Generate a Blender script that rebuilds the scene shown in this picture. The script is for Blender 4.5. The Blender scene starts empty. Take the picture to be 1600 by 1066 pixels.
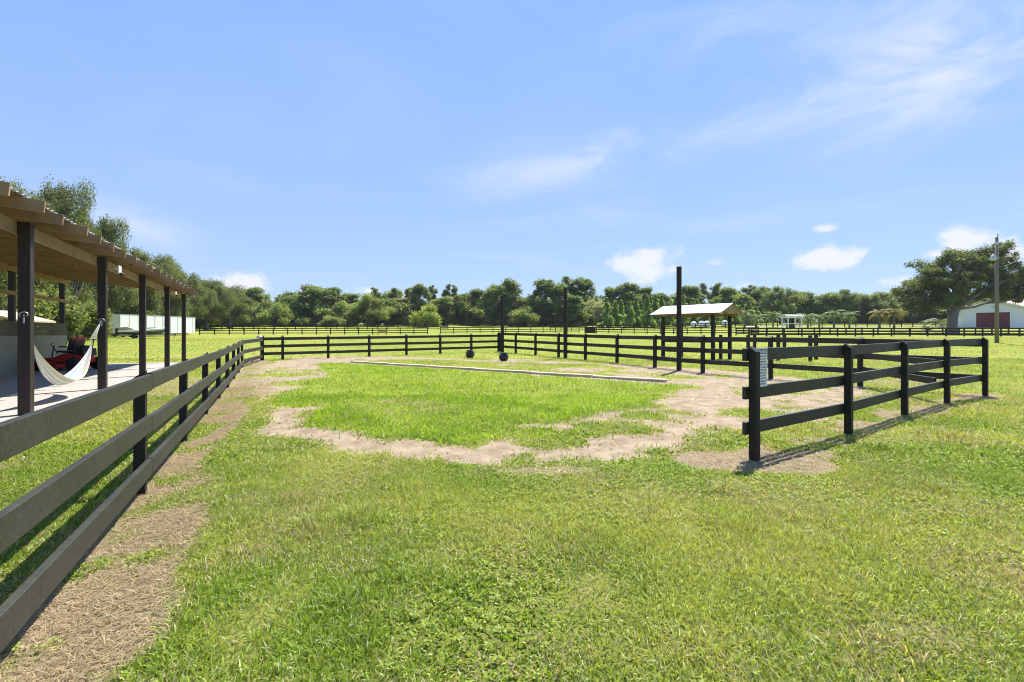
import bpy, math, random
import numpy as np
from mathutils import Vector, Matrix
R = math.radians
PI = math.pi
rng = np.random.default_rng(7)
random.seed(7)
scn = bpy.context.scene
col = scn.collection

# ------------------------------------------------------------------ camera
cam_d = bpy.data.cameras.new('camera'); cam = bpy.data.objects.new('camera', cam_d); col.objects.link(cam)
cam.location = (0, 0, 1.5); cam.rotation_euler = (R(90), 0, 0)
cam_d.sensor_width = 36; cam_d.lens = 16.0; cam_d.shift_y = -0.0075
cam_d.clip_start = 0.05; cam_d.clip_end = 6000
scn.camera = cam
scn.cycles.pixel_filter_type = 'BLACKMAN_HARRIS'; scn.cycles.filter_width = 1.05

# ------------------------------------------------------------------ light and sky
SUN_AZ = math.atan2(0.56, 0.83)      # clockwise from +Y (the viewing direction)
SUN_EL = R(59)
sd = bpy.data.lights.new('sun', 'SUN'); so = bpy.data.objects.new('sun', sd); col.objects.link(so)
sd.energy = 5.0; sd.angle = R(0.5); sd.color = (1.0, 0.955, 0.88)
dirv = Vector((math.sin(SUN_AZ)*math.cos(SUN_EL), math.cos(SUN_AZ)*math.cos(SUN_EL), math.sin(SUN_EL)))
so.rotation_euler = dirv.to_track_quat('Z', 'Y').to_euler()
so.location = (20, 30, 60)
scn.view_settings.view_transform = 'Standard'; scn.view_settings.look = 'None'
scn.view_settings.gamma = 1; scn.view_settings.exposure = 0.95

def N(nt, t, **kw):
    n = nt.nodes.new(t)
    for k, v in kw.items(): setattr(n, k, v)
    return n
def L(nt, a, b): nt.links.new(a, b)
def math_n(nt, op, a, b=None, c=None, clamp=False):
    n = N(nt, 'ShaderNodeMath', operation=op); n.use_clamp = clamp
    for i, v in enumerate((a, b, c)):
        if v is None: continue
        if isinstance(v, (int, float)): n.inputs[i].default_value = v
        else: L(nt, v, n.inputs[i])
    return n.outputs[0]
def mixc(nt, f, a, b, mode='MIX'):
    n = N(nt, 'ShaderNodeMix', data_type='RGBA', blend_type=mode)
    for s, v in ((n.inputs[0], f), (n.inputs[6], a), (n.inputs[7], b)):
        if isinstance(v, (int, float)): s.default_value = v
        elif isinstance(v, tuple): s.default_value = (*v[:3], 1)
        else: L(nt, v, s)
    return n.outputs[2]
def noise(nt, vec, scale, detail=4, rough=0.55, dist=0.0):
    n = N(nt, 'ShaderNodeTexNoise'); n.inputs['Scale'].default_value = scale
    n.inputs['Detail'].default_value = detail; n.inputs['Roughness'].default_value = rough
    n.inputs['Distortion'].default_value = dist
    if vec is not None: L(nt, vec, n.inputs['Vector'])
    return n.outputs['Fac']
def ramp(nt, f, a, b, lo=0.0, hi=1.0, smooth=True):
    n = N(nt, 'ShaderNodeMapRange'); n.interpolation_type = 'SMOOTHSTEP' if smooth else 'LINEAR'
    L(nt, f, n.inputs[0]); n.inputs[1].default_value = a; n.inputs[2].default_value = b
    n.inputs[3].default_value = lo; n.inputs[4].default_value = hi
    return n.outputs[0]
def mapping(nt, vec, scale=(1,1,1), loc=(0,0,0), rot=(0,0,0)):
    n = N(nt, 'ShaderNodeMapping'); n.inputs['Scale'].default_value = scale
    n.inputs['Location'].default_value = loc; n.inputs['Rotation'].default_value = rot
    L(nt, vec, n.inputs['Vector']); return n.outputs[0]

w = bpy.data.worlds.new('World'); scn.world = w; w.use_nodes = True
nt = w.node_tree; nt.nodes.clear()
sky = N(nt, 'ShaderNodeTexSky', sky_type='NISHITA'); sky.sun_disc = False
sky.sun_elevation = SUN_EL; sky.sun_rotation = SUN_AZ
sky.air_density = 1.0; sky.dust_density = 0.4; sky.ozone_density = 2.0; sky.altitude = 0
bg = N(nt, 'ShaderNodeBackground'); bg.inputs[1].default_value = 0.078
tc = N(nt, 'ShaderNodeTexCoord'); g = tc.outputs['Generated']
sep = N(nt, 'ShaderNodeSeparateXYZ'); L(nt, g, sep.inputs[0])
X, Y, Z = sep.outputs
az = math_n(nt, 'ARCTAN2', X, Y)                      # radians, 0 straight ahead, + to the right
hr = math_n(nt, 'SQRT', math_n(nt, 'ADD', math_n(nt, 'MULTIPLY', X, X), math_n(nt, 'MULTIPLY', Y, Y)))
el = math_n(nt, 'ARCTAN2', Z, hr)
# high thin cirrus on a flat layer overhead
zc = math_n(nt, 'MAXIMUM', Z, 0.03)
cb = N(nt, 'ShaderNodeCombineXYZ')
L(nt, math_n(nt, 'DIVIDE', X, zc), cb.inputs[0]); L(nt, math_n(nt, 'DIVIDE', Y, zc), cb.inputs[1])
cv = mapping(nt, cb.outputs[0], scale=(0.55, 0.95, 1), rot=(0, 0, R(62)))
ci = noise(nt, cv, 0.8, 8, 0.6, 0.7)
ci2 = noise(nt, mapping(nt, cb.outputs[0], scale=(0.3, 0.3, 1), loc=(3.1, 1.7, 0)), 1.1, 3, 0.5)
cir = math_n(nt, 'MULTIPLY', ramp(nt, ci, 0.44, 0.80), ramp(nt, ci2, 0.36, 0.62))
def gauss(a, e, sa, se, amp=1.0):                     # soft bump in azimuth / elevation (degrees)
    da = math_n(nt, 'DIVIDE', math_n(nt, 'SUBTRACT', az, R(a)), R(sa))
    de = math_n(nt, 'DIVIDE', math_n(nt, 'SUBTRACT', el, R(e)), R(se))
    s = math_n(nt, 'ADD', math_n(nt, 'MULTIPLY', da, da), math_n(nt, 'MULTIPLY', de, de))
    return math_n(nt, 'MULTIPLY', math_n(nt, 'EXPONENT', math_n(nt, 'MULTIPLY', s, -1.0)), amp)
def pxdir(px, py):
    x, z = (px-800)/711, (521-py)/711
    return math.degrees(math.atan(x)), math.degrees(math.atan(z/math.sqrt(1+x*x)))
def wisp(px, py, sx, sy, amp, slope=0.0):
    a, e = pxdir(px, py)
    da = math_n(nt, 'SUBTRACT', az, R(a))
    de = math_n(nt, 'SUBTRACT', math_n(nt, 'SUBTRACT', el, R(e)), math_n(nt, 'MULTIPLY', da, slope))
    p = math_n(nt, 'DIVIDE', da, R(sx)); q = math_n(nt, 'DIVIDE', de, R(sy))
    s = math_n(nt, 'ADD', math_n(nt, 'MULTIPLY', p, p), math_n(nt, 'MULTIPLY', q, q))
    return math_n(nt, 'MULTIPLY', math_n(nt, 'EXPONENT', math_n(nt, 'MULTIPLY', s, -1.0)), amp)
wn = noise(nt, mapping(nt, g, scale=(3, 3, 9)), 1.6, 7, 0.62, 0.6)
ws = None
for args in [(850, 270, 8, 2.2, 1.0, 0.12), (1450, 60, 12, 5, 1.0, 0.1), (1500, 130, 9, 3, 0.8, 0.2), (1200, 185, 14, 1.8, 0.7, 0.2),
             (215, 352, 5, 1.6, 1.0, -0.2), (1250, 335, 10, 1.0, 0.55, 0.02), (1150, 30, 12, 3, 0.5, 0), (960, 225, 6, 1.6, .6, .25)]:
    v = wisp(*args); ws = v if ws is None else math_n(nt, 'ADD', ws, v)
wispf = math_n(nt, 'MULTIPLY', ws, ramp(nt, wn, 0.30, 0.75))
cirf = math_n(nt, 'MULTIPLY', cir, 0.28)
thin = math_n(nt, 'ADD', math_n(nt, 'MULTIPLY', wispf, 0.75), cirf)
# cumulus heads low over the trees
cn = noise(nt, mapping(nt, g, scale=(1, 1, 1.5)), 17.0, 9, 0.62)
cs = None
for (px, py, sa, se, amp) in [(1020, 412, 3.6, 2.2, 1.15), (985, 412, 3.0, 1.3, .95), (1298, 405, 3.2, 1.5, 1.0), (1322, 396, 1.6, 1.1, .6), (1290, 356, 1.6, .6, .62),
                         (375, 445, 3.0, 1.7, 1.15), (345, 450, 2.4, 1.2, .95), (466, 458, 1.6, 1.1, .72), (575, 455, 2.6, .9, .8), (1520, 375, 2.4, 1.4, 1.05),
                         (1570, 395, 2.3, 1.7, 1.1), (1500, 392, 2.6, .9, .8), (1390, 438, 2.2, .8, .62), (1120, 410, 2.2, 1.0, .5), (1195, 347, 1.2, .4, .5),
                         (1160, 445, 2.2, .8, .5), (640, 462, 2.2, .6, .6)]:
    a, e = pxdir(px, py); v = gauss(a, e, sa*.95, se*.95, amp); cs = v if cs is None else math_n(nt, 'MAXIMUM', cs, v)
cum = ramp(nt, math_n(nt, 'ADD', math_n(nt, 'MULTIPLY', cs, 0.98), math_n(nt, 'MULTIPLY', math_n(nt, 'SUBTRACT', cn, 0.5), 2.3)), 0.27, 0.92)
cum = math_n(nt, 'MULTIPLY', cum, ramp(nt, cs, 0.08, 0.4))
base = mixc(nt, 1.0, sky.outputs[0], (0.80, 0.97, 1.2), 'MULTIPLY')
# humid air: a paler blue veil that thickens towards the horizon
low = ramp(nt, el, R(-1), R(44), 0.0, 1.0, False)
veil = mixc(nt, math_n(nt, 'POWER', low, 0.75), (3.75, 4.75, 6.9), (1.55, 3.25, 7.3))
base = mixc(nt, 0.80, base, veil)
c1 = mixc(nt, thin, base, (5.2, 5.7, 7.2))
c2 = mixc(nt, math_n(nt, 'MULTIPLY', cum, 0.85), c1, (6.3, 6.35, 7.2))
L(nt, c2, bg.inputs[0])
wo = N(nt, 'ShaderNodeOutputWorld'); L(nt, bg.outputs[0], wo.inputs[0])

# ------------------------------------------------------------------ helpers
class MB:
    def __init__(s): s.v = []; s.f = []; s.n = 0
    def add(s, v, f):
        b = s.n; s.v.extend([tuple(p) for p in v]); s.n += len(v)
        s.f.extend([tuple(b+i for i in q) for q in f]); return s
    def box(s, c, size, ax=None):
        """centre, full size, optional axes (three vectors)"""
        c = Vector(c); hx, hy, hz = [a/2 for a in size]
        A = [Vector(a) for a in (ax or ((1,0,0),(0,1,0),(0,0,1)))]
        P = [c + A[0]*(i*hx) + A[1]*(j*hy) + A[2]*(k*hz) for k in (-1,1) for j in (-1,1) for i in (-1,1)]
        return s.add(P, [(0,2,3,1),(4,5,7,6),(0,1,5,4),(2,6,7,3),(0,4,6,2),(1,3,7,5)])
    def beam(s, a, b, wd, ht, up=(0,0,1)):
        """board from a to b: wd across, ht along up"""
        a, b = Vector(a), Vector(b); d = (b-a); l = d.length; d.normalize()
        side = d.cross(Vector(up)).normalized(); u = side.cross(d).normalized()
        return s.box((a+b)/2, (l, wd, ht), (d, side, u))
    def tube(s, pts, rad, n=8, cap=True):
        pts = [Vector(p) for p in pts]
        if not hasattr(rad, '__len__'): rad = [rad]*len(pts)
        V = []; F = []; prev = None
        for i, p in enumerate(pts):
            d = (pts[min(i+1, len(pts)-1)] - pts[max(i-1, 0)]).normalized()
            ref = prev if prev is not None else (Vector((1,0,0)) if abs(d.x) < .8 else Vector((0,1,0)))
            u = (ref - d*ref.dot(d)).normalized(); prev = u; v = d.cross(u)
            for k in range(n):
                t = 2*PI*k/n; V.append(p + (u*math.cos(t) + v*math.sin(t))*rad[i])
        for i in range(len(pts)-1):
            for k in range(n):
                F.append((i*n+k, i*n+(k+1) % n, (i+1)*n+(k+1) % n, (i+1)*n+k))
        if cap: F.append(tuple(range(n-1, -1, -1))); F.append(tuple((len(pts)-1)*n+k for k in range(n)))
        return s.add(V, F)
    def lathe(s, prof, n=24, c=(0,0,0), axis='z'):
        V = []; F = []
        for (r, h) in prof:
            for k in range(n):
                t = 2*PI*k/n; a, b = r*math.cos(t), r*math.sin(t)
                V.append({'z': (c[0]+a, c[1]+b, c[2]+h), 'y': (c[0]+a, c[1]+h, c[2]+b), 'x': (c[0]+h, c[1]+a, c[2]+b)}[axis])
        for i in range(len(prof)-1):
            for k in range(n): F.append((i*n+k, i*n+(k+1) % n, (i+1)*n+(k+1) % n, (i+1)*n+k))
        F.append(tuple(range(n))[::-1]); F.append(tuple((len(prof)-1)*n+k for k in range(n)))
        return s.add(V, F)
    def prism(s, poly, a, b):
        """poly: list of 3-vectors (planar) extruded from offset a to offset b (vectors)"""
        a, b = Vector(a), Vector(b); n = len(poly)
        V = [Vector(p)+a for p in poly] + [Vector(p)+b for p in poly]
        F = [tuple(range(n-1, -1, -1)), tuple(range(n, 2*n))] + [(i, (i+1) % n, n+(i+1) % n, n+i) for i in range(n)]
        return s.add(V, F)
    def build(s, name, m, parent=None, bevel=0, smooth=False, loc=None):
        me = bpy.data.meshes.new(name); me.from_pydata(s.v, [], s.f); me.update()
        if m: me.materials.append(m)
        if smooth: me.polygons.foreach_set('use_smooth', [True]*len(me.polygons))
        o = bpy.data.objects.new(name, me); col.objects.link(o)
        if parent: o.parent = parent
        if loc: o.location = loc
        if bevel:
            md = o.modifiers.new('bevel', 'BEVEL'); md.width = bevel; md.segments = 2; md.limit_method = 'ANGLE'
        return o
def tag(o, label=None, cat=None, group=None, kind=None):
    if label: o['label'] = label
    if cat: o['category'] = cat
    if group: o['group'] = group
    if kind: o['kind'] = kind
    return o
def empty(name, loc=(0,0,0), rz=0, label=None, cat=None, group=None):
    o = bpy.data.objects.new(name, None); col.objects.link(o); o.location = loc; o.rotation_euler = (0,0,rz)
    o.empty_display_size = .2
    return tag(o, label, cat, group)
def copy_tree(o, parent=None):
    c = o.copy(); col.objects.link(c); c.parent = parent
    for ch in list(o.children): copy_tree(ch, c)
    return c
def fbm(x, y, seed=0, oct=4, scale=1.0):
    """smooth value noise, numpy arrays"""
    x = np.asarray(x, float)*scale; y = np.asarray(y, float)*scale; out = 0*x; amp = 1; tot = 0
    for o in range(oct):
        xi = np.floor(x).astype(np.int64); yi = np.floor(y).astype(np.int64); fx = x-xi; fy = y-yi
        fx = fx*fx*(3-2*fx); fy = fy*fy*(3-2*fy)
        def h(a, b):
            n = (a*374761393 + b*668265263 + (seed+o*131)*974634777) & 0x7fffffff
            n = ((n ^ (n >> 13))*1274126177) & 0x7fffffff
            return ((n ^ (n >> 16)) & 0xffff)/65535.0
        out = out + amp*((h(xi,yi)*(1-fx)+h(xi+1,yi)*fx)*(1-fy) + (h(xi,yi+1)*(1-fx)+h(xi+1,yi+1)*fx)*fy)
        tot += amp; amp *= .5; x = x*2+17.3; y = y*2+5.7
    return out/tot

# ------------------------------------------------------------------ ground height
GY = [-50, 12, 17, 23, 31, 40, 60, 82, 100, 118, 150, 200, 300, 700, 3000]
GZ = [0, 0, .07, .15, .26, .45, .92, 1.28, 2.0, 2.7, 4.0, 5.6, 8, 14, 30]
def gh(x, y):
    x = np.asarray(x, float); y = np.asarray(y, float)
    b = np.interp(y, GY, GZ)
    k = np.clip((x-30)/30, 0, 1); k = k*k*(3-2*k); q = np.clip((y-72)/22, 0, 1)
    return b + .75*k*q*q*(3-2*q) + 0.05*k*np.clip((y-20)/20, 0, 1)
def gz(x, y): return float(gh(x, y))
def W(px, py):                     # a spot on the near, level ground
    z = 711*1.5/(py-521); return ((px-800)/711*z, z)

# ------------------------------------------------------------------ materials
def mat(name): 
    m = bpy.data.materials.new(name); m.use_nodes = True; nt = m.node_tree; nt.nodes.clear()
    out = N(nt, 'ShaderNodeOutputMaterial'); b = N(nt, 'ShaderNodeBsdfPrincipled'); L(nt, b.outputs[0], out.inputs[0])
    return m, nt, b, out
def simple(name, c, rough=.6, metal=0, nscale=8, namp=.25, bump=0.0, bscale=40, spec=.5):
    m, nt, b, out = mat(name); tc = N(nt, 'ShaderNodeTexCoord')
    f = noise(nt, tc.outputs['Object'], nscale, 5)
    cc = mixc(nt, f, tuple(v*(1-namp) for v in c), tuple(min(1, v*(1+namp)) for v in c))
    L(nt, cc, b.inputs['Base Color']); b.inputs['Roughness'].default_value = rough; b.inputs['Metallic'].default_value = metal
    b.inputs['Specular IOR Level'].default_value = spec
    if bump:
        bp = N(nt, 'ShaderNodeBump'); bp.inputs['Strength'].default_value = bump; bp.inputs['Distance'].default_value = .01
        L(nt, noise(nt, tc.outputs['Object'], bscale, 4), bp.inputs['Height']); L(nt, bp.outputs[0], b.inputs['Normal'])
    return m
def wood(name, c1, c2, rough=.6, axis=(6, 6, 60), knots=0.0, bump=.4, specks=None, spec=.5):
    """grain stretched: axis gives the noise scale on local x,y,z (low = along the grain)"""
    m, nt, b, out = mat(name); tc = N(nt, 'ShaderNodeTexCoord'); P = tc.outputs['Object']
    gr = noise(nt, mapping(nt, P, scale=axis), 1.0, 6, .6, .6)
    bl = noise(nt, P, 1.3, 4)
    f = math_n(nt, 'ADD', math_n(nt, 'MULTIPLY', gr, .6), math_n(nt, 'MULTIPLY', bl, .5))
    cc = mixc(nt, ramp(nt, f, .3, .8), c1, c2)
    if knots:
        vo = N(nt, 'ShaderNodeTexVoronoi'); vo.inputs['Scale'].default_value = 1.0
        L(nt, mapping(nt, P, scale=(axis[0]*.5+1, axis[1]*.5+1, axis[2]*.5+1)), vo.inputs['Vector'])
        cc = mixc(nt, ramp(nt, vo.outputs['Distance'], .13, .04, 0, knots), cc, tuple(v*.25 for v in c1))
    if specks:
        sp = noise(nt, P, 55, 3, .7); sp2 = noise(nt, P, 2.3, 3)
        cc = mixc(nt, math_n(nt, 'MULTIPLY', ramp(nt, sp, .68, .74), ramp(nt, sp2, .45, .6, 0, .75)), cc, specks)
    L(nt, cc, b.inputs['Base Color']); L(nt, ramp(nt, bl, .3, .7, rough-.08, rough+.1), b.inputs['Roughness'])
    b.inputs['Specular IOR Level'].default_value = spec
    bp = N(nt, 'ShaderNodeBump'); bp.inputs['Strength'].default_value = bump; bp.inputs['Distance'].default_value = .004
    L(nt, gr, bp.inputs['Height']); L(nt, bp.outputs[0], b.inputs['Normal'])
    return m
M = {}
M['rail'] = wood('painted_rail', (.018, .018, .013), (.056, .053, .040), .55, (2.2, 45, 45), specks=(.4, .39, .36), bump=.5, spec=.3)
M['post'] = wood('painted_post', (.014, .013, .010), (.034, .031, .022), .6, (40, 40, 3), bump=.6, spec=.2)
M['fence_far'] = simple('far_fence_paint', (.026, .023, .018), .7, spec=.15)
M['barnpost'] = wood('stained_post', (.014, .010, .009), (.045, .032, .028), .5, (35, 35, 2.5), bump=.6, spec=.3)
M['barnwood'] = wood('raw_timber', (.19, .115, .052), (.37, .24, .115), .65, (3, 3, 3), knots=.7, bump=.3)
M['deckwood'] = wood('roof_boards', (.11, .064, .03), (.25, .155, .078), .7, (2, 26, 26), knots=.8, bump=.3)
M['concrete'] = simple('concrete', (.36, .335, .295), .85, nscale=1.4, namp=.13, bump=.3, bscale=60)
M['tin'] = simple('tin_roof', (.52, .52, .51), .42, metal=.45, nscale=.8, namp=.1)
M['roofpink'] = simple('red_metal_roof', (.60, .22, .20), .4, nscale=.6, namp=.12)
M['black'] = simple('black_plastic', (.014, .014, .015), .4)
M['rubber'] = simple('rubber', (.018, .018, .018), .8, bump=.6, bscale=60)
M['pot'] = simple('black_iron', (.012, .012, .013), .32, nscale=20, bump=.3, bscale=30)
M['red'] = simple('red_paint', (.62, .018, .022), .28, nscale=5, namp=.15)
M['white'] = simple('white_paint', (.78, .77, .74), .5, nscale=2, namp=.06)
M['steel'] = simple('galvanised_steel', (.5, .5, .5), .4, metal=.8)
M['cream'] = simple('cream_cloth', (.74, .70, .58), .9, nscale=30, namp=.1, bump=.5, bscale=200)
M['siding'] = wood('painted_siding', (.20, .215, .165), (.28, .295, .235), .7, (2, 2, 25), bump=.3)
M['poleold'] = wood('weathered_pole', (.11, .098, .08), (.22, .195, .16), .85, (25, 25, 1.5), bump=.8)
M['timber'] = wood('weathered_timber', (.30, .235, .16), (.54, .44, .31), .85, (2, 30, 40), bump=.8)
M['tan'] = simple('tan_canvas', (.46, .36, .25), .85, nscale=3)
M['navy'] = simple('boat_hull_grey', (.07, .085, .09), .25, nscale=1)
M['bark'] = simple('bark', (.13, .11, .09), .95, nscale=5, namp=.4, bump=1, bscale=18)
M['barklight'] = simple('grey_bark', (.21, .185, .155), .95, nscale=4, namp=.4, bump=1, bscale=14)
M['glass'] = simple('dark_glass', (.03, .035, .04), .08)
M['gravel'] = simple('pale_gravel', (.46, .43, .40), .95, nscale=2)
M['doorred'] = simple('barn_door_red', (.135, .022, .022), .55, nscale=1, namp=.1)

def leafmat(name, a, b, c, trans=.45):
    m, nt, bs, out = mat(name)
    at = N(nt, 'ShaderNodeAttribute', attribute_name='tone'); oi = N(nt, 'ShaderNodeObjectInfo')
    s = N(nt, 'ShaderNodeSeparateColor'); L(nt, at.outputs['Color'], s.inputs[0])
    cc = mixc(nt, s.outputs[0], a, b); cc = mixc(nt, ramp(nt, s.outputs[1], .72, 1.0), cc, c)
    cc = mixc(nt, 1.0, cc, oi.outputs['Color'], 'MULTIPLY')
    L(nt, cc, bs.inputs['Base Color']); bs.inputs['Roughness'].default_value = .55; bs.inputs['Specular IOR Level'].default_value = .35
    tr = N(nt, 'ShaderNodeBsdfTranslucent'); L(nt, mixc(nt, 1.0, cc, (1.25, 1.3, .7), 'MULTIPLY'), tr.inputs[0])
    mx = N(nt, 'ShaderNodeMixShader'); mx.inputs[0].default_value = trans
    L(nt, bs.outputs[0], mx.inputs[1]); L(nt, tr.outputs[0], mx.inputs[2]); L(nt, mx.outputs[0], out.inputs[0])
    return m
M['leaf'] = leafmat('oak_leaves', (.080, .108, .044), (.26, .30, .115), (.38, .38, .20), .5)
M['palm'] = leafmat('palm_fronds', (.09, .13, .045), (.21, .26, .10), (.32, .30, .14))
M['blade'] = leafmat('grass_blades', (1,1,1), (1,1,1), (1,1,1), .38)
# grass blades carry their own colour
def blademat():
    m, nt, bs, out = mat('lawn_blades')
    at = N(nt, 'ShaderNodeAttribute', attribute_name='tone')
    L(nt, at.outputs['Color'], bs.inputs['Base Color']); bs.inputs['Roughness'].default_value = .5; bs.inputs['Specular IOR Level'].default_value = .3
    tr = N(nt, 'ShaderNodeBsdfTranslucent'); L(nt, mixc(nt, 1.0, at.outputs['Color'], (1.3, 1.25, .6), 'MULTIPLY'), tr.inputs[0])
    mx = N(nt, 'ShaderNodeMixShader'); mx.inputs[0].default_value = .42
    L(nt, bs.outputs[0], mx.inputs[1]); L(nt, tr.outputs[0], mx.inputs[2]); L(nt, mx.outputs[0], out.inputs[0])
    return m
M['blade'] = blademat()

# ------------------------------------------------------------------ what grows where (arrays of x, y)
def inpoly(x, y, poly):
    ins = np.zeros(np.shape(x), bool); n = len(poly)
    for i in range(n):
        x1, y1 = poly[i]; x2, y2 = poly[(i+1) % n]
        if y1 == y2: continue
        c = ((y1 > y) != (y2 > y)) & (x < (x2-x1)*(y-y1)/(y2-y1)+x1); ins ^= c
    return ins
def segdist(x, y, a, b):
    ax, ay = a; bx, by = b; dx, dy = bx-ax, by-ay; t = np.clip(((x-ax)*dx+(y-ay)*dy)/(dx*dx+dy*dy), 0, 1)
    return np.hypot(x-ax-t*dx, y-ay-t*dy)
ISLAND = [W(*p) for p in [(500,571),(545,572),(700,581),(900,592),(1046,602),(1062,608),(1030,617),(1028,632),(960,640),(905,652),(870,660),(858,684),(800,686),(720,697),(660,690),
          (600,684),(560,674),(478,668),(482,655),(516,634),(470,638),(425,636),(425,628),(445,612),(480,606),(440,600),(505,590)]]
OUTER = [W(*p) for p in [(408,574),(395,590),(402,610),(408,640),(428,676),(470,690),(560,709),(650,723),(760,730),(880,725),(1010,709),(1060,699),(1110,682),(1180,672),(1230,668),(1300,645),(1345,628),(1360,606),
         (1290,596),(1200,588),(1130,582),(1060,578),(1000,573),(940,573),(860,569),(700,566),(640,563),(560,562),(470,563)]]
NORTH = [W(*p) for p in [(560,569),(700,576),(900,588),(1040,597),(1075,590),(990,581),(930,574),(800,571),(720,569),(640,566)]]
TUFTS = [((935,668),.55,.3),((1000,652),.45,.15),((900,672),.4,.3),((1010,676),.35,.2),((1190,645),.7,.2),((1080,592),.5,.3),((1130,590),.3,.2),((1060,605),.7,.3),
         ((455,600),.8,.35),((440,588),1.2,.4),((1180,615),.5,.2),((845,692),.5,.25),((480,614),.9,.3)]
SPOTS = [((800,567),1.6,.5),((870,570),1.2,.35),((640,565),1.5,.5),((700,566),.8,.35),((1020,583),1.4,.5),((920,640),.0,.0),((850,666),.35,.12),((545,660),.0,.0)]
FA, FD = (-3.442, 4.198), Vector((-.4665, .8845))          # left rail line: a point and its direction
RP = [(2.86,5.46),(5.03,6.88),(7.2,8.42),(9.35,9.85),(11.40,11.03)]
def sand_mask(x, y):
    jx = (fbm(x, y, 3, 4, 1.3)-.5)*.9; jy = (fbm(x, y, 9, 4, 1.3)-.5)*1.1
    jx += (fbm(x, y, 23, 2, 7)-.5)*.22; jy += (fbm(x, y, 29, 2, 7)-.5)*.3
    X, Y = x+jx, y+jy*(.45+y*.035)
    s = inpoly(X, Y, OUTER) & ~inpoly(X, Y, ISLAND)
    north = inpoly(X, Y, NORTH)
    s = np.where(north, fbm(x, y, 41, 3, .45) > .60, s)
    s = s.astype(float)
    for (p, rx, ry) in TUFTS:
        c = W(*p); s = np.where(((X-c[0])/rx)**2 + ((Y-c[1])/(ry*1.6))**2 < 1, 0.12, s)
    for (p, rx, ry) in SPOTS:
        if rx: c = W(*p); s = np.where(((X-c[0])/rx)**2 + ((Y-c[1])/(ry*1.6))**2 < 1, .9, s)
    s = np.where((s > .5) & (fbm(x, y, 77, 4, 1.3) > .70), .25, s)
    return s
def straw_mask(x, y):
    """dead, cut-down grass: along the left rails, under the right rails, and worn spots"""
    b = (FA[0]+FD.x*24, FA[1]+FD.y*24); a = (FA[0]-FD.x*6, FA[1]-FD.y*6)
    nx, ny = .8845, .4665
    off = (x-FA[0])*nx + (y-FA[1])*ny
    t = (x-FA[0])*FD.x + (y-FA[1])*FD.y
    wob = (fbm(x, y, 5, 4, 1.1)-.5)*.9
    wdt = .56 + .022*np.clip(t, 0, 20) + wob*.85
    s = np.clip((wdt-off)/.25, 0, 1)*np.clip((off+.35)/.3, 0, 1)*(t < 22)*(t > -6)
    d = np.minimum.reduce([segdist(x, y, RP[i], RP[i+1]) for i in range(4)])
    d2 = segdist(x, y, (RP[0][0]-.5, RP[0][1]-.1), (RP[0][0]+.3, RP[0][1]-.3))
    s2 = np.clip((.42+wob*.9-d)/.25, 0, 1)*np.clip(.35+(fbm(x, y, 67, 3, 2.5)-.4)*3.5, 0, 1); s3 = np.clip((.5+wob*.5-d2)/.2, 0, 1)
    dry = np.clip((fbm(x, y, 61, 4, .42)-.60)/.12, 0, 1)*.40*(y < 16)
    c = W(1455, 990); s4 = np.clip(1.1-np.hypot((x-c[0])/.42, (y-c[1])/.3)+wob*.8, 0, 1)*.38
    c = W(850, 735); s5 = np.clip(1.1-np.hypot((x-c[0])/1.3, (y-c[1])/.35)+wob*.8, 0, 1)*.55
    return np.clip(np.maximum.reduce([s*np.clip(.62+(fbm(x, y, 63, 4, 1.6)-.46)*4.5, .0, 1), s2*.9, s3*.95, dry, s4, s5]), 0, 1)
def micro(x, y):
    off = (x-FA[0])*.8845 + (y-FA[1])*.4665; t = (x-FA[0])*FD.x + (y-FA[1])*FD.y
    dip = np.exp(-((off-.05)/.42)**2)*(t < 20)*(t > -7)*.075
    d2 = np.minimum.reduce([segdist(x, y, RP[i], RP[i+1]) for i in range(4)])
    return ((fbm(x*.6-y*.8, y*.6+x*.8, 2, 2, .7)-.5)*.03 + (fbm(x*.8+y*.6, y*.8-x*.6, 12, 3, 1.9)-.5)*.010)*np.clip((40-y)/25, 0, 1) - dip - np.exp(-(d2/.35)**2)*.02
def slab_mask(x, y):
    px = (x+8.65)*(-.469) + (y-8.1)*.883; q = (x+8.65)*(-.883) + (y-8.1)*(-.469)
    return (q > -.62) & (q < 5.6) & (px > -12) & (px < 17.2)

# ------------------------------------------------------------------ the ground: one sheet to the horizon
def ticks(lo, hi, step, far, grow=1.09):
    a = list(np.arange(lo, hi, step)); s = step; v = a[-1]
    while v < far: s *= grow; v += s; a.append(v)
    return a
xr = ticks(0, 14, .12, 2500); xs = np.array(sorted([-v for v in xr[1:]] + xr))
ys = np.array([-60,-30,-15,-8,-4] + ticks(-2, 26, .12, 3000, 1.06))
GX, GYY = np.meshgrid(xs, ys); gx, gy_ = GX.ravel(), GYY.ravel()
zz = gh(gx, gy_)
nearf = np.clip((40-gy_)/25, 0, 1)
sm = np.where(gy_ < 40, sand_mask(gx, gy_), 0); st = np.where(gy_ < 30, straw_mask(gx, gy_), 0)
zz = zz + micro(gx, gy_) - np.clip(sm, 0, 1)*.012
zz = np.where(slab_mask(gx, gy_), zz*0-.03, zz)
me = bpy.data.meshes.new('ground'); nx_, ny_ = len(xs), len(ys)
me.vertices.add(nx_*ny_); me.vertices.foreach_set('co', np.stack([gx, gy_, zz], 1).ravel())
ii, jj = np.meshgrid(np.arange(nx_-1), np.arange(ny_-1)); b0 = (jj*nx_+ii).ravel()
quads = np.stack([b0, b0+1, b0+1+nx_, b0+nx_], 1)
me.loops.add(quads.size); me.loops.foreach_set('vertex_index', quads.ravel())
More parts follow.
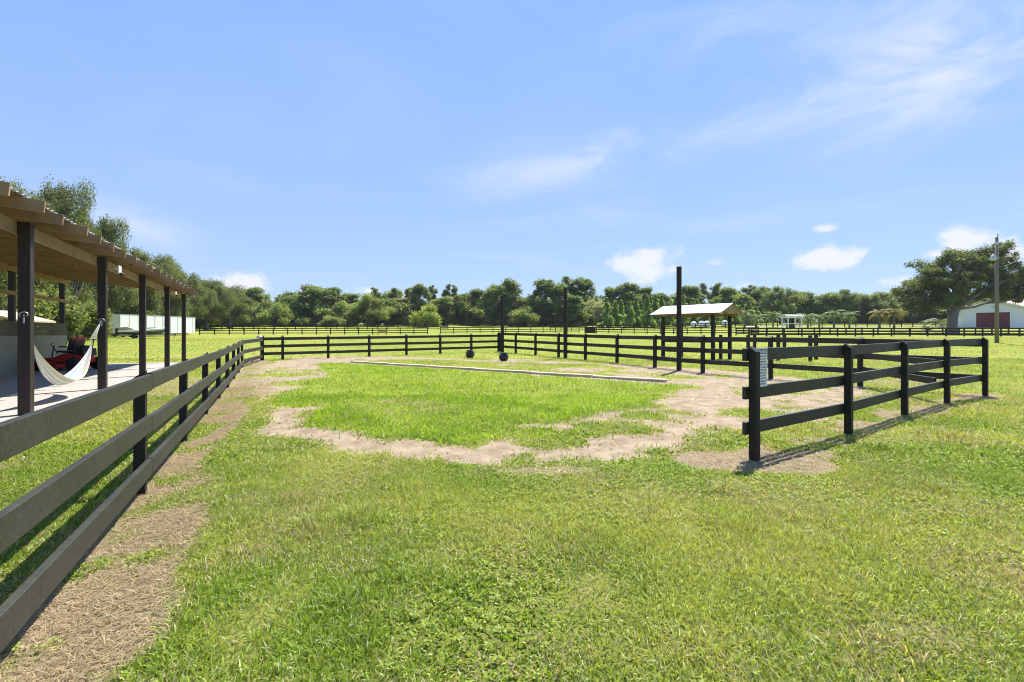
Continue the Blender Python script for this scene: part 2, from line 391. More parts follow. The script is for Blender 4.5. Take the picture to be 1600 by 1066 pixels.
me.polygons.add(len(quads)); me.polygons.foreach_set('loop_start', np.arange(len(quads))*4); me.polygons.foreach_set('use_smooth', np.ones(len(quads), bool))
me.update()
ca = me.color_attributes.new('cover', 'FLOAT_COLOR', 'POINT')
isl = np.clip(1-(gy_-5)/11, 0, 1)
ca.data.foreach_set('color', np.stack([sm, st, isl, np.ones_like(sm)], 1).ravel())
m, nt, b, out = mat('ground_cover')
tc = N(nt, 'ShaderNodeTexCoord'); P = tc.outputs['Object']
at = N(nt, 'ShaderNodeAttribute', attribute_name='cover'); s = N(nt, 'ShaderNodeSeparateColor'); L(nt, at.outputs['Color'], s.inputs[0])
n1 = noise(nt, P, 40, 5, .7); n2 = noise(nt, P, 3.0, 5, .6); n3 = noise(nt, P, .25, 5, .6); n4 = noise(nt, mapping(nt, P, scale=(1, .35, 1)), .05, 4, .6)
n5 = noise(nt, mapping(nt, P, scale=(.5, 1.6, 1)), .9, 6, .7)
gc = mixc(nt, ramp(nt, n1, .3, .7), (.13, .155, .020), (.28, .32, .04))
gc = mixc(nt, ramp(nt, n3, .36, .66, 0, .6), gc, (.31, .32, .065))
gc = mixc(nt, ramp(nt, n4, .46, .62, 0, .45), gc, (.33, .33, .08))
gc = mixc(nt, ramp(nt, n5, .46, .70, 0, .55), gc, (.20, .26, .03))
gc = mixc(nt, math_n(nt, 'MULTIPLY', s.outputs[2], ramp(nt, n1, .35, .6, .75, .25)), gc, (.10, .09, .042))
n6 = noise(nt, P, 130, 4, .7)
stc = mixc(nt, ramp(nt, n6, .35, .65), (.15, .11, .065), (.42, .325, .205)); stc = mixc(nt, ramp(nt, n2, .4, .7, 0, .5), stc, (.17, .12, .08))
sac = mixc(nt, ramp(nt, n2, .3, .7), (.25, .19, .12), (.40, .315, .215)); sac = mixc(nt, ramp(nt, n1, .58, .8, 0, .5), sac, (.24, .17, .11))
cc = mixc(nt, ramp(nt, math_n(nt, 'ADD', s.outputs[1], math_n(nt, 'MULTIPLY', math_n(nt, 'SUBTRACT', n1, .5), .7)), .2, .6), gc, stc)
cc = mixc(nt, ramp(nt, math_n(nt, 'ADD', s.outputs[0], math_n(nt, 'MULTIPLY', math_n(nt, 'SUBTRACT', n2, .5), .9)), .25, .75), cc, sac)
L(nt, cc, b.inputs['Base Color']); b.inputs['Roughness'].default_value = .95; b.inputs['Specular IOR Level'].default_value = .1
bp = N(nt, 'ShaderNodeBump'); bp.inputs['Strength'].default_value = .8; bp.inputs['Distance'].default_value = .03
L(nt, math_n(nt, 'ADD', n1, math_n(nt, 'MULTIPLY', noise(nt, P, 9, 4, .6), 1.5)), bp.inputs['Height']); L(nt, bp.outputs[0], b.inputs['Normal'])
me.materials.append(m)
gr = bpy.data.objects.new('ground', me); col.objects.link(gr); tag(gr, kind='structure')

# concrete slab under the open barn (structure)
D = Vector((-.469, .883, 0)); Q = Vector((-.883, -.469, 0)); P1 = Vector((-8.65, 8.1, 0))   # along the barn, across it, first post
def bp_(t, q, z=0): return P1 + D*t + Q*q + Vector((0, 0, z))
sl = MB(); sl.prism([bp_(-11, -.55), bp_(17.0, -.55), bp_(17.0, 5.3), bp_(-11, 5.3)], (0,0,-.12), (0,0,.055))
slab = sl.build('concrete_slab', M['concrete'], bevel=.01); tag(slab, kind='structure')

# ------------------------------------------------------------------ grass blades
def blades(name, n_try, region, height, width, seed, tone_fn, min_keep=0.0, seg=True, label=None, clover=0.0):
    r = np.random.default_rng(seed)
    y0, y1, marg = region
    yy = np.sqrt(r.random(n_try)*((y1)**2-(y0)**2)+y0**2)
    xx = (r.random(n_try)*2-1)*(yy*1.16+marg)
    s = sand_mask(xx+r.normal(size=n_try)*(.05+.006*yy), yy+r.normal(size=n_try)*(.04+.010*yy)); stw = straw_mask(xx, yy)
    isl = inpoly(xx, yy, ISLAND)
    keep = r.random(n_try) < np.where(s > .5, .012, 1)*np.where(s > .05, np.where(s > .5, 1, .8), 1)*(1-.72*stw)
    dens = fbm(xx, yy, 88, 4, 2.2); keep &= r.random(n_try) < np.clip(-.35+dens*2.4, .12, 1)
    keep &= ~slab_mask(xx, yy)
    xx, yy, stw, isl = xx[keep], yy[keep], stw[keep], isl[keep]; n = len(xx)
    z = gh(xx, yy) + micro(xx, yy) - .004
    tall = .55*fbm(xx, yy, 33, 3, .9)+.2+np.clip(fbm(xx, yy, 35, 2, 3.2)-.66, 0, 1)*5*(yy < 9)
    h = height*(.45+.9*r.random(n))*(.55+.95*tall)*np.where(isl, 1.35, 1)*(1-.5*stw)
    leafy = (fbm(xx, yy, 51, 3, 1.1) > .56) & (r.random(n) < clover)
    wd = width*(.6+.8*r.random(n))*np.where(leafy, 2.6, 1); h = np.where(leafy, h*.62, h)
    a = r.random(n)*2*PI; lean = (.35+1.5*r.random(n)**1.2); lean = np.where(stw > .4, lean+.7, lean)
    la = r.random(n)*2*PI
    dx, dy = np.cos(la)*lean*h, np.sin(la)*lean*h
    px_, py_ = np.cos(a)*wd/2, np.sin(a)*wd/2
    hz = h/np.sqrt(1+lean*lean)*1.15
    if seg:
        V = np.stack([np.stack([xx-px_, yy-py_, z],1), np.stack([xx+px_, yy+py_, z],1),
                      np.stack([xx+dx*.38+px_*.9, yy+dy*.38+py_*.9, z+hz*.68],1), np.stack([xx+dx*.38-px_*.9, yy+dy*.38-py_*.9, z+hz*.68],1),
                      np.stack([xx+dx, yy+dy, z+hz],1)], 1)
        nv = 5; faces_l = [4, 3]; idx = [0,1,2,3, 3,2,4]
    else:
        V = np.stack([np.stack([xx-px_, yy-py_, z],1), np.stack([xx+px_, yy+py_, z],1), np.stack([xx+dx*.8, yy+dy*.8, z+hz],1)], 1)
        nv = 3; faces_l = [3]; idx = [0,1,2]
    me = bpy.data.meshes.new(name); me.vertices.add(n*nv); me.vertices.foreach_set('co', V.ravel())
    li = (np.arange(n)[:,None]*nv + np.array(idx)[None,:]).ravel()
    me.loops.add(len(li)); me.loops.foreach_set('vertex_index', li)
    ls = (np.arange(n)[:,None]*len(idx) + np.cumsum([0]+faces_l[:-1])[None,:]).ravel()
    me.polygons.add(n*len(faces_l)); me.polygons.foreach_set('loop_start', ls); me.update()
    c = tone_fn(xx, yy, stw, isl, r)
    cc = np.concatenate([c, np.ones((n,1))], 1); cc = np.repeat(cc, nv, 0)
    k = me.color_attributes.new('tone', 'FLOAT_COLOR', 'POINT'); k.data.foreach_set('color', cc.ravel())
    me.materials.append(M['blade'])
    o = bpy.data.objects.new(name, me); col.objects.link(o); return o
def tone(x, y, stw, isl, r):
    n = len(x); f = fbm(x, y, 71, 3, .55)[:,None]; q = fbm(x, y, 73, 3, 1.7)[:,None]; u = r.random((n,1))
    dark = np.array([[.115,.165,.020]]); mid = np.array([[.235,.335,.034]]); yel = np.array([[.43,.44,.10]]); stc = np.array([[.56,.47,.29]])
    c = dark + (mid-dark)*np.clip(u*.9+q*.6, 0, 1); c = c + (yel-c)*np.clip((f-.45)*4.5+(u-.5)*.3+np.clip(x-1.5, 0, 6)[:,None]*.05, 0, 1)*.65
    c = np.where(isl[:,None], np.array([[.215,.33,.018]])*(.65+.75*u)+(yel-.05)*np.clip((q-.45)*1.2, 0, .22), c)
    ds = np.clip(.15 + stw[:,None]*.7 + (fbm(x, y, 75, 3, 1.2)[:,None]-.5)*1.0 + (fbm(x, y, 79, 2, 5)[:,None]-.5)*.5, 0, 1)*np.where(isl[:,None], .25, 1)
    c = c*(.6+.95*r.random((n,1))); c = np.where(r.random((n,1)) < .10*(1-isl[:,None]*.8), np.array([[.56,.60,.30]])*(.7+.5*u), c)
    return np.where(r.random((n,1)) < ds, stc*(.45+.8*r.random((n,1))), c)
LAWN = []
LAWN.append(blades('lawn_grass', 480000, (1.55, 5.2, .8), .036, .0060, 1, tone, clover=.75))
LAWN.append(blades('lawn_grass', 430000, (5.2, 11, 1.5), .044, .0095, 2, tone, clover=.6))
LAWN.append(blades('lawn_grass', 330000, (11, 24, 3), .058, .018, 3, tone, seg=False))
LAWN.append(blades('lawn_grass', 150000, (24, 60, 5), .055, .06, 4, tone, seg=False))
for o, t in zip(LAWN, ('nearest strip of short mixed lawn grass in the foreground', 'lawn grass around the sand ring and the near rails',
                       'grass on and around the riding pen', 'field grass beyond the pen rails')):
    tag(o, t, 'grass', kind='stuff')
# low broad-leaved weeds in patches
def weeds():
    r = np.random.default_rng(44); n = 60000
    yy = np.sqrt(r.random(n)*(10.5**2-1.6**2)+1.6**2); xx = (r.random(n)*2-1)*(yy*1.16+1)
    f = fbm(xx, yy, 51, 3, 1.1); k = (f > .50) & (r.random(n) < (f-.48)*3.2) & (sand_mask(xx, yy) < .3) & (straw_mask(xx, yy) < .4) & ~slab_mask(xx, yy)
    xx, yy = xx[k], yy[k]; n = len(xx); V = []; c = []
    L_ = 6; z0 = gh(xx, yy)+micro(xx, yy)+.004
    for j in range(L_):
        a = r.random(n)*2*PI; d = .006+.018*r.random(n); s_ = (.0055+.0065*r.random(n)); h = .008+.026*r.random(n)
        cx, cy, cz = xx+np.cos(a)*d, yy+np.sin(a)*d, z0+h; tl_ = (r.random(n)-.3)*.8
        ux, uy = np.cos(a)*s_, np.sin(a)*s_; vx, vy = -np.sin(a)*s_*.62, np.cos(a)*s_*.62
        V.append(np.stack([np.stack([cx-ux, cy-uy, cz-tl_*s_],1), np.stack([cx-ux*.1+vx, cy-uy*.1+vy, cz+.002],1), np.stack([cx+ux, cy+uy, cz+tl_*s_*.4],1), np.stack([cx-ux*.1-vx, cy-uy*.1-vy, cz+.002],1)],1))
        u = r.random((n,1)); c.append(np.concatenate([np.array([[.24,.33,.05]])*(.6+.8*u)+np.array([[.10,.07,.01]])*r.random((n,1)), np.ones((n,1))],1))
    V = np.concatenate(V); c = np.concatenate(c); m_ = len(V)
    me = bpy.data.meshes.new('weeds'); me.vertices.add(m_*4); me.vertices.foreach_set('co', V.ravel()); me.loops.add(m_*4); me.loops.foreach_set('vertex_index', np.arange(m_*4))
    me.polygons.add(m_); me.polygons.foreach_set('loop_start', np.arange(m_)*4); me.update()
    k = me.color_attributes.new('tone', 'FLOAT_COLOR', 'POINT'); k.data.foreach_set('color', np.repeat(c, 4, 0).ravel()); me.materials.append(M['blade'])
    o = bpy.data.objects.new('weeds', me); col.objects.link(o); tag(o, 'low broad-leaved weeds growing in patches through the lawn', 'weeds', kind='stuff')
weeds()
# straw litter along the left rails
def litter():
    r = np.random.default_rng(12); n = 110000
    yy = 1.3+r.random(n)**1.3*12; xx = FA[0]+FD.x/FD.y*(yy-FA[1]) + (r.random(n)*1.7-.5)
    k = r.random(n) < straw_mask(xx, yy)*1.0/(1+yy*.12); 
    x2 = np.interp(r.random(16000), [0,1], [2.2, 11.5]); y2 = 5.0+(x2-2.9)*.66+(r.random(16000)-.5)*1.5; k2 = r.random(16000) < straw_mask(x2, y2)
    xx = np.concatenate([xx[k], x2[k2]]); yy = np.concatenate([yy[k], y2[k2]]); n = len(xx)
    a = r.random(n)*2*PI; l = .02+.06*r.random(n); wd = .0005+.0006*r.random(n)+yy*.00028
    z = gh(xx, yy)+micro(xx, yy)+.006+.012*r.random(n); t = (r.random(n)-.4)*.03
    cx, cy = np.cos(a)*l, np.sin(a)*l; sx, sy = -np.sin(a)*wd, np.cos(a)*wd
    V = np.stack([np.stack([xx-sx, yy-sy, z],1), np.stack([xx+sx, yy+sy, z],1), np.stack([xx+cx+sx, yy+cy+sy, z+t],1), np.stack([xx+cx-sx, yy+cy-sy, z+t],1)], 1)
    me = bpy.data.meshes.new('dry_straw'); me.from_pydata(V.reshape(-1,3).tolist(), [], (np.arange(n)[:,None]*4+np.arange(4)).tolist())
    c = np.array([[.54,.43,.27,1.]])*np.concatenate([np.repeat(.45+.65*r.random((n,1)), 3, 1), np.ones((n,1))], 1)
    k = me.color_attributes.new('tone', 'FLOAT_COLOR', 'POINT'); k.data.foreach_set('color', np.repeat(c, 4, 0).ravel())
    me.materials.append(M['blade']); o = bpy.data.objects.new('dry_straw', me); col.objects.link(o)
    tag(o, 'dry straw cuttings lying along the foot of the rails', 'straw', kind='stuff')
litter()

# ------------------------------------------------------------------ fences near by
def rail_fence(name, pts, label, heights, rail_w, post_h, side, post_s=.135, rail_t=.045, mrail=None, mpost=None, bevel=.004, z0=None, posts=None, cap=True, group='black board fences', rough=0, over=None, skip=None, joints=2):
    """posts at pts; boards on one side (side=+1: left of the walking direction)"""
    root = empty(name, (pts[0][0], pts[0][1], gz(*pts[0])), 0, label, 'fence', group); base = Vector(root.location)
    zs = z0 or [gz(*p) for p in pts]
    rr = random.Random(len(pts)*7+int(abs(pts[0][0])*10))
    for i, p in enumerate(pts):
        a = Vector(pts[max(0, i-1)]); b = Vector(pts[min(len(pts)-1, i+1)]); d = (b-a).normalized(); n = Vector((-d.y, d.x))
        hh = post_h*(1+(rr.random()-.5)*rough); c = Vector((p[0], p[1])) - n*side*(post_s/2+.004); hs = post_s/2
        A = Vector((d.x, d.y, 0)); Bv = Vector((n.x, n.y, 0)); lean = (rr.random()-.5)*.012
        mb = MB(); V = []
        for (u, v) in ((-1,-1),(1,-1),(1,1),(-1,1)):
            V.append(Vector((c.x, c.y, -.18)) + A*hs*u + Bv*hs*v)
        for (u, v) in ((-1,-1),(1,-1),(1,1),(-1,1)):
            zt = hh + (.035*v*side if cap else 0)
            V.append(Vector((c.x, c.y, zt)) + A*(hs*u+lean*hh) + Bv*hs*v)
        V = [v_ + Vector((-base.x, -base.y, zs[i]-base.z)) for v_ in V]
        mb.add(V, [(3,2,1,0),(4,5,6,7),(0,1,5,4),(1,2,6,5),(2,3,7,6),(3,0,4,7)])
        if posts is None or i in posts: mb.build('post', mpost or M['post'], root, bevel)
    i = 0; n_ = len(pts)-1
    while i < n_:
        j = min(i+joints, n_)
        for hi, h in enumerate(heights):
            if skip and (i, hi) in skip: continue
            k = i
            mb = MB()
            while k < j:
                a = Vector((*pts[k], zs[k]+h+rail_w/2)); b = Vector((*pts[k+1], zs[k+1]+h+rail_w/2))
                d = (b-a).normalized(); nn = Vector((-d.y, d.x, 0)).normalized()
                off = nn*side*(rail_t/2)
                e1 = d*(.10 if (k == 0 and over) else (-.002 if k == i else 0)); e2 = d*(-.002 if k == j-1 else 0)
                sag = (rr.random()-.5)*.014
                mb.beam(a-e1+off-base+Vector((0,0,sag)), b+e2+off-base+Vector((0,0,sag)), rail_t, rail_w)
                k += 1
                # keep every bay its own board length inside one mesh only when the line bends little
                if k < j: mb.build('rail', mrail or M['rail'], root, bevel); mb = MB()
            mb.build('rail', mrail or M['rail'], root, bevel)
        i = j
    return root
# left run, from behind the camera to the far-left corner
lp = []
for k in range(-2, 9):
    t = k*2.44 + .30; lp.append((FA[0]+FD.x*t, FA[1]+FD.y*t))
lp[-1] = (-12.55, 22.9); lp[1] = (FA[0]-FD.x*2.95, FA[1]-FD.y*2.95)
zl = [0]*3+[.0,.0,.0,.02,.04,.07,.10,.15]
rail_fence('board_fence', lp, 'long black three-board fence running from the left foreground beside the open barn', (.118,.535,.945), .16, 1.10, -1, z0=zl, rough=.02, post_s=.092)
# back-left run, corner to the far apex
bl = [(-12.55,22.9),(-11.8,23.4)] + [(-11.8+10.93*k/6, 23.4+7.6*k/6) for k in range(1, 7)]
rail_fence('board_fence', bl, 'black three-board fence across the back of the pen behind the two round pots', (.24,.62,1.0), .15, 1.20, 1, rough=.03, post_s=.12)
# back-right run, apex down to the right corner
br = [(-.87,31.0),(.29,29.04),(1.45,27.08),(2.62,25.12),(3.78,23.16),(4.94,21.2),(5.98,18.9),(7.06,16.75),(8.5,14.9),(9.97,13.0),(11.40,11.03)]
zb = [gz(*p) for p in br]; zb[6] = .12; zb[7] = .10; zb[8] = .09; zb[9] = .07; zb[10] = .06
rail_fence('board_fence', br, 'black three-board fence down the right side of the pen past the tallest dark pole', (.27,.69,1.12), .16, 1.30, 1, z0=zb, rough=.02, posts=list(range(10)), post_s=.115)
# right run with the sign
zr = [0, .0, .02, .04, .06]
rf = rail_fence('board_fence', RP, 'short black four-bay fence on the right with a notice at its near end', (.285,.715,1.165), .15, 1.315, 1, z0=zr, post_s=.092, over=True)
# brace panel from the right run back to the pen corner
rail_fence('board_fence', [(9.35,10.02),(9.97,12.9)], 'two-board black panel closing the corner behind the short right fence', (.33,.74), .15, 1.2, 1, z0=[.04,.07], posts=[])
# holding chute beside the shelter
hc = [((px-800)/711*z, z) for px, z in ((1126,23.6),(1169,23.2),(1179,24.6),(1216,23.0),(1225.5,24.2))]
cr = empty('corral_panel', (hc[0][0], hc[0][1], gz(*hc[0])), 0, 'low dark corral rails with paired posts right of the tin-roofed shelter', 'fence', 'black board fences')
for p in hc + [((1266-800)/711*22.5, 22.5), ((1275-800)/711*23.6, 23.6)]:
    MB().box((p[0]-cr.location.x, p[1]-cr.location.y, .58+gz(*p)-cr.location.z), (.13,.13,1.36)).build('post', M['post'], cr)
for (a, b) in ((0, 1), (1, 3)):
    for h in (.98, .42): 
        A_, B_ = Vector((*hc[a], gz(*hc[a])+h)), Vector((*hc[b], gz(*hc[b])+h)); o_ = Vector((0, -.09, 0))
        MB().beam(A_+o_-cr.location, B_+o_-cr.location, .04, .13).build('rail', M['rail'], cr)
B_ = Vector(((1275-800)/711*23.6, 23.6, 1.2)); A_ = Vector((*hc[4], 1.2))
MB().beam(A_-cr.location, B_-cr.location, .04, .13).build('rail', M['rail'], cr)

# ------------------------------------------------------------------ fences far off
def px_at(px, z): return ((px-800)/711*z, z)
def far_fence(a, b, label, sp=2.44, h=1.25, rails=3, m=None):
    a, b = Vector(a), Vector(b); d = b-a; n = max(1, round(d.length/sp)); n = min(n, 99)
    root = empty('paddock_fence', (a.x, a.y, gz(a.x, a.y)), 0, label, 'fence', 'paddock fences across the far fields'); base = root.location
    pp = [a + d*(k/n) for k in range(n+1)]; first = None
    me = None
    for p in pp:
        if me is None:
            o = MB().box((0,0,h/2-.1), (.14,.14,h+.2)).build('post', m or M['fence_far'], root); me = o.data
        else:
            o = bpy.data.objects.new('post', me); col.objects.link(o); o.parent = root
        o.location = (p.x-base.x, p.y-base.y, gz(p.x, p.y)-base.z)
    for r_ in range(rails):
        mb = MB(); hh = h-.12-r_*.42
        for k in range(n):
            p, q = pp[k], pp[k+1]
            mb.beam(Vector((p.x, p.y-.09, gz(p.x,p.y)+hh))-base, Vector((q.x, q.y-.09, gz(q.x,q.y)+hh))-base, .04, .15)
        mb.build('rail', m or M['fence_far'], root)
far_fence(px_at(95, 62), px_at(180, 64), 'dark paddock fence at far left behind the red mower')
far_fence(px_at(312, 80), px_at(668, 84), 'dark three-rail paddock fence from the white trailer to the gate gap')
far_fence(px_at(688, 86), px_at(905, 92), 'dark three-rail paddock fence right of the gate gap behind the two nearer tall poles')
far_fence(px_at(330, 108), px_at(700, 112), 'farthest thin dark fence at the foot of the left half of the woods')
far_fence(px_at(932, 88), px_at(1185, 80), 'dark paddock fence passing behind the tin-roofed shelter')
far_fence(px_at(860, 104), px_at(1180, 108), 'farthest thin dark fence at the foot of the young pines')
far_fence(px_at(1170, 66), px_at(1680, 64), 'nearer of the two dark paddock fences in front of the big oak')
far_fence(px_at(1150, 74), px_at(1680, 71), 'farther of the two dark paddock fences in front of the big oak')
far_fence(px_at(1180, 103), px_at(1462, 101), 'dark fence beside the pale drive behind the palms', h=1.2)

# pale drive behind the palms
mb = MB()
for k in range(12):
    a = px_at(1165+k*25, 104.5); b = px_at(1190+k*25, 104.5); c = px_at(1190+k*25, 113); d = px_at(1165+k*25, 113)
    i0 = mb.n; mb.add([(q[0], q[1], gz(*q)+.02) for q in (a,b,c,d)], [(0,1,2,3)])
tag(mb.build('drive', M['gravel']), kind='structure')

# ------------------------------------------------------------------ tall dark poles, pots, timbers
for (px, z, h, lb) in ((785, 30.2, 3.75, 'slim dark square pole behind a round pot, shortest looking of the three'), (883.5, 24.5, 3.80, 'middle of three tall dark square poles, against the tallest far trees'),
                   (1061, 17.45, 3.98, 'tallest looking dark square pole standing in front of the tin-roofed shelter')):
    x = (px-800)/711*z
    o = MB().box((0,0,h/2-.1), (.165,.165,h+.2), ((.86,-.5,0),(.5,.86,0),(0,0,1))).build('pole', M['post'], None, .006)
    o.location = (x, z, gz(x, z)); tag(o, lb, 'pole', 'tall dark poles along the back-right rails')
def pot(px, y, s, lb):
    x = (px-800)/711*y; root = empty('round_pot', (x, y, gz(x, y)), 0, lb, 'pot', 'black pots on the grass')
    prof = [(.10,0),(.17,.015),(.225,.09),(.245,.19),(.225,.28),(.165,.335),(.155,.355),(.20,.39),(.215,.405),(.205,.415),(.17,.39),(.14,.35),(.12,.3)]
    MB().lathe([(r*s, h*s) for r, h in prof], 28).build('pot_body', M['pot'], root, smooth=True)
    for sx in (-1, 1):
        pts = [(sx*(.2+.06*math.sin(t))*s, 0, (.30-.05*math.cos(t)+.02)*s) for t in np.linspace(0, PI, 8)]
        MB().tube(pts, .013*s, 6).build('handle', M['pot'], root, smooth=True)
    for a in (0.5, 2.6, 4.7):
        MB().tube([(.12*s*math.cos(a), .12*s*math.sin(a), .05*s), (.16*s*math.cos(a), .16*s*math.sin(a), -.02*s)], [.03*s,.02*s], 6).build('foot', M['pot'], root)
pot(734.5, 24.8, 1.0, 'round black pot on the grass left of the slim far pole')
pot(787, 22.6, .98, 'round black pot on the grass in front of the slim far pole')
tA, tB = Vector((-7.55, 21.6, 0)), Vector((4.75, 13.95, 0))
tl = ['first timber of the row at its far left end, half sunk in sand', 'second timber of the row from its far left end', 'third timber from the left in the row edging the bright grass', 'third timber from the right in the row edging the bright grass',
      'second timber of the row from its near right end', 'last timber of the row at its near right end by the bare sand']
for k in range(6):
    a = tA.lerp(tB, k/6); b = tA.lerp(tB, (k+1)/6); d = (b-a).normalized(); a = a+d*.012; b = b-d*.012
    nrm = Vector((-d.y, d.x, 0)); j = nrm*random.uniform(-.03, .03); c = (a+b)/2
    o = MB(); hh = .055+.015*random.random()
    o.box((0,0,hh/2-.03), ((b-a).length, .30, hh+.06), (d, nrm, Vector((0,0,1))))
    o.box(tuple(nrm*.32)[:2]+(hh/2-.04,), ((b-a).length-.02, .30, hh+.02), (d, nrm, Vector((0,0,1))))
    ob = o.build('landscape_timber', M['timber'], None, .012); ob.location = (c.x+j.x, c.y+j.y, gz(c.x, c.y)); tag(ob, tl[k], 'timber', 'timbers edging the grass circle')

# ------------------------------------------------------------------ notice on the right run
U = Vector((RP[1][0]-RP[0][0], RP[1][1]-RP[0][1], 0)).normalized(); Nn = Vector((U.y, -U.x, 0))      # Nn points to the camera side
sg = empty('warning_sign', (RP[0][0], RP[0][1], .845), math.atan2(U.y, U.x), 'small white printed notice with black heading at the near end of the right fence', 'sign')
sw, sh = .32, .475
MB().box((sw/2+.055, -.003, sh/2), (sw, .003, sh)).build('sign_plate', M['white'], sg)
MB().box((sw/2+.055, -.0052, sh-.045), (sw-.03, .001, .06)).build('heading_band', M['black'], sg)
def text(s, size, loc, m, name, parent, align='CENTER', rot=(R(90),0,0), sx=1.0, space=1.0):
    cu = bpy.data.curves.new(name, 'FONT'); cu.body = s; cu.size = size; cu.align_x = align; cu.extrude = .0003; cu.offset = .0006; cu.space_character = space
    t = bpy.data.objects.new(name, cu); col.objects.link(t)
    dg = bpy.context.evaluated_depsgraph_get(); me = bpy.data.meshes.new_from_object(t.evaluated_get(dg)); bpy.data.objects.remove(t)
    me.materials.append(m) if not me.materials else None
    me.materials[0] = m
    o = bpy.data.objects.new(name, me); col.objects.link(o); o.parent = parent; o.location = loc; o.rotation_euler = rot; o.scale = (sx,1,1); return o
xc = sw/2+.055
text('WARNING', .062, (xc, -.0062, sh-.067), M['white'], 'heading_lettering', sg)
lines = ['UNDER FLORIDA LAW,', 'AN EQUINE ACTIVITY', 'SPONSOR OR EQUINE', 'PROFESSIONAL IS NOT', 'LIABLE FOR AN INJURY', 'TO, OR THE DEATH OF,', 'A PARTICIPANT IN', 'EQUINE ACTIVITIES', 'RESULTING FROM THE', 'INHERENT RISKS OF', 'EQUINE ACTIVITIES.']
for i, l_ in enumerate(lines):
    text(l_, .027, (xc, -.0050, sh-.112-i*.034), M['black'], 'lettering', sg)

# ------------------------------------------------------------------ open barn on the left
barn = empty('open_barn', tuple(P1), 0, 'open-sided timber barn on dark square posts with bare rafters over a concrete slab', 'barn')
def B3(t, q, z): return D*t + Q*q + Vector((0,0,z))
AX = (D, Q, Vector((0,0,1)))
for t in (-8.38, -4.19, 0, 4.19, 8.38, 12.57, 16.76):
    MB().box(tuple(B3(t, 0, 1.75)), (.165,.165,3.44), AX).build('post', M['barnpost'], barn, .006)
for t in (2.0, 7.2, 12.05, 16.6):
    MB().box(tuple(B3(t, 4.5, 1.98)), (.165,.165,3.9), AX).build('post', M['barnpost'], barn, .006)
T0, T1 = -9.2, 17.25
SL = .10                                               # rise across the barn
for q, zc in ((.107, 3.36),):
    MB().beam(B3(T0, q, zc), B3(T1-.3, q, zc), .04, .235).build('header_beam', M['barnwood'], barn, .004)
for q in (4.395, 4.605):
    MB().beam(B3(T0, q, 3.86), B3(T1-.3, q, 3.86), .04, .235).build('header_beam', M['barnwood'], barn, .004)
t = T0+.05
def zr_(q): return 3.575 + SL*q
raf = None
while t < T1:
    jt = random.uniform(-.03, .05)
    MB().beam(B3(t, -.62-jt, zr_(-.62)), B3(t, 4.95, zr_(4.95)), .045, .19).build('rafter', M['barnwood'], barn, .004)
    t += .98
mb = MB()
qq = -.30
while qq < 4.9:
    mb.beam(B3(T0-.12, qq, zr_(qq)+.108), B3(T1+.16, qq, zr_(qq)+.108), .132, .022, up=(0,0,1)); qq += .146
mb.build('roof_boards', M['deckwood'], barn)
mb = MB(); cor = []
tt = T0-.2; V = []; k = 0
while tt < T1+.22:
    zo = .018*math.sin(k*PI/2) ; V += [B3(tt, -.42, zr_(-.42)+.141+zo), B3(tt, 5.1, zr_(5.1)+.141+zo)]; tt += .045; k += 1
nv = len(V)//2
mb.add(V, [(2*i, 2*i+1, 2*i+3, 2*i+2) for i in range(nv-1)])
mb.add([v+Vector((0,0,.004)) for v in V], [(2*i+2, 2*i+3, 2*i+1, 2*i) for i in range(nv-1)])
mb.build('roof_sheet', M['tin'], barn)
# far and low end wall of siding with dark boards over it
mb = MB()
for k in range(9):
    z = .06+k*.15; a = B3(-9, 4.30, z+.075); b = B3(16.45, 4.30, z+.075)
    mb.beam(a, b, .03, .146)
mb.build('siding_wall', M['siding'], barn, .003)
mb = MB()
for k in range(3):
    mb.beam(B3(-9, 4.28, 1.50+k*.175), B3(16.4, 4.28, 1.50+k*.175), .04, .165)
mb.build('dark_boards', M['barnpost'], barn, .003)
MB().beam(B3(-9, 4.33, 2.95), B3(16.6, 4.33, 2.95), .04, .14).build('girt', M['barnwood'], barn)
MB().beam(B3(6, 4.2, .8), B3(6.0, 4.2, 2.5), .05, .05, up=(0,1,0)).build('upright', M['siding'], barn)
# lights under the eave
def flood(t, s, lb):
    root = empty('flood_light', tuple(P1+B3(t, -.22, 3.24)), math.atan2(-Q.y, -Q.x)+R(90), lb, 'light', 'small lamps under the barn eave')
    MB().box((0,0,0), (.24*s,.035,.20*s)).build('lamp_panel', M['white'], root, .008)
    MB().lathe([(.01,-.05),(.045,-.035),(.055,0),(.045,.035),(.01,.05)], 14, (.02,-.045,-.13*s)).build('sensor', M['black'], root, smooth=True)
    MB().box((0,.06,.02), (.06,.10,.05)).build('bracket', M['white'], root)
flood(4.72, 1.0, 'square white lamp panel with a black sensor beside the second barn post')
flood(13.05, .75, 'smaller white lamp under the eave beside the fourth barn post')
# rope cleats on the posts
for t, lb in ((0, 'white metal hook on the camera side of the nearest barn post'), (4.19, 'white metal hook on the second barn post above the hammock rope')):
    root = empty('wall_hook', tuple(P1+B3(t-.087, -.01, 1.80)), math.atan2(D.y, D.x)-R(90), lb, 'hook', 'hooks on the barn posts')
    MB().lathe([(.012,0),(.016,-.01),(.012,-.02)], 12, (0,0,.02), 'y').build('base_plate', M['steel'], root)
    MB().tube([(.055*math.sin(a), -.03, .03+.045*math.cos(a)) for a in np.linspace(-2.4, 2.4, 14)], .009, 6).build('ring', M['steel'], root, smooth=True)
    MB().tube([(0,-.02,-.01),(0,-.03,-.12)], .012, 6).build('shank', M['steel'], root)

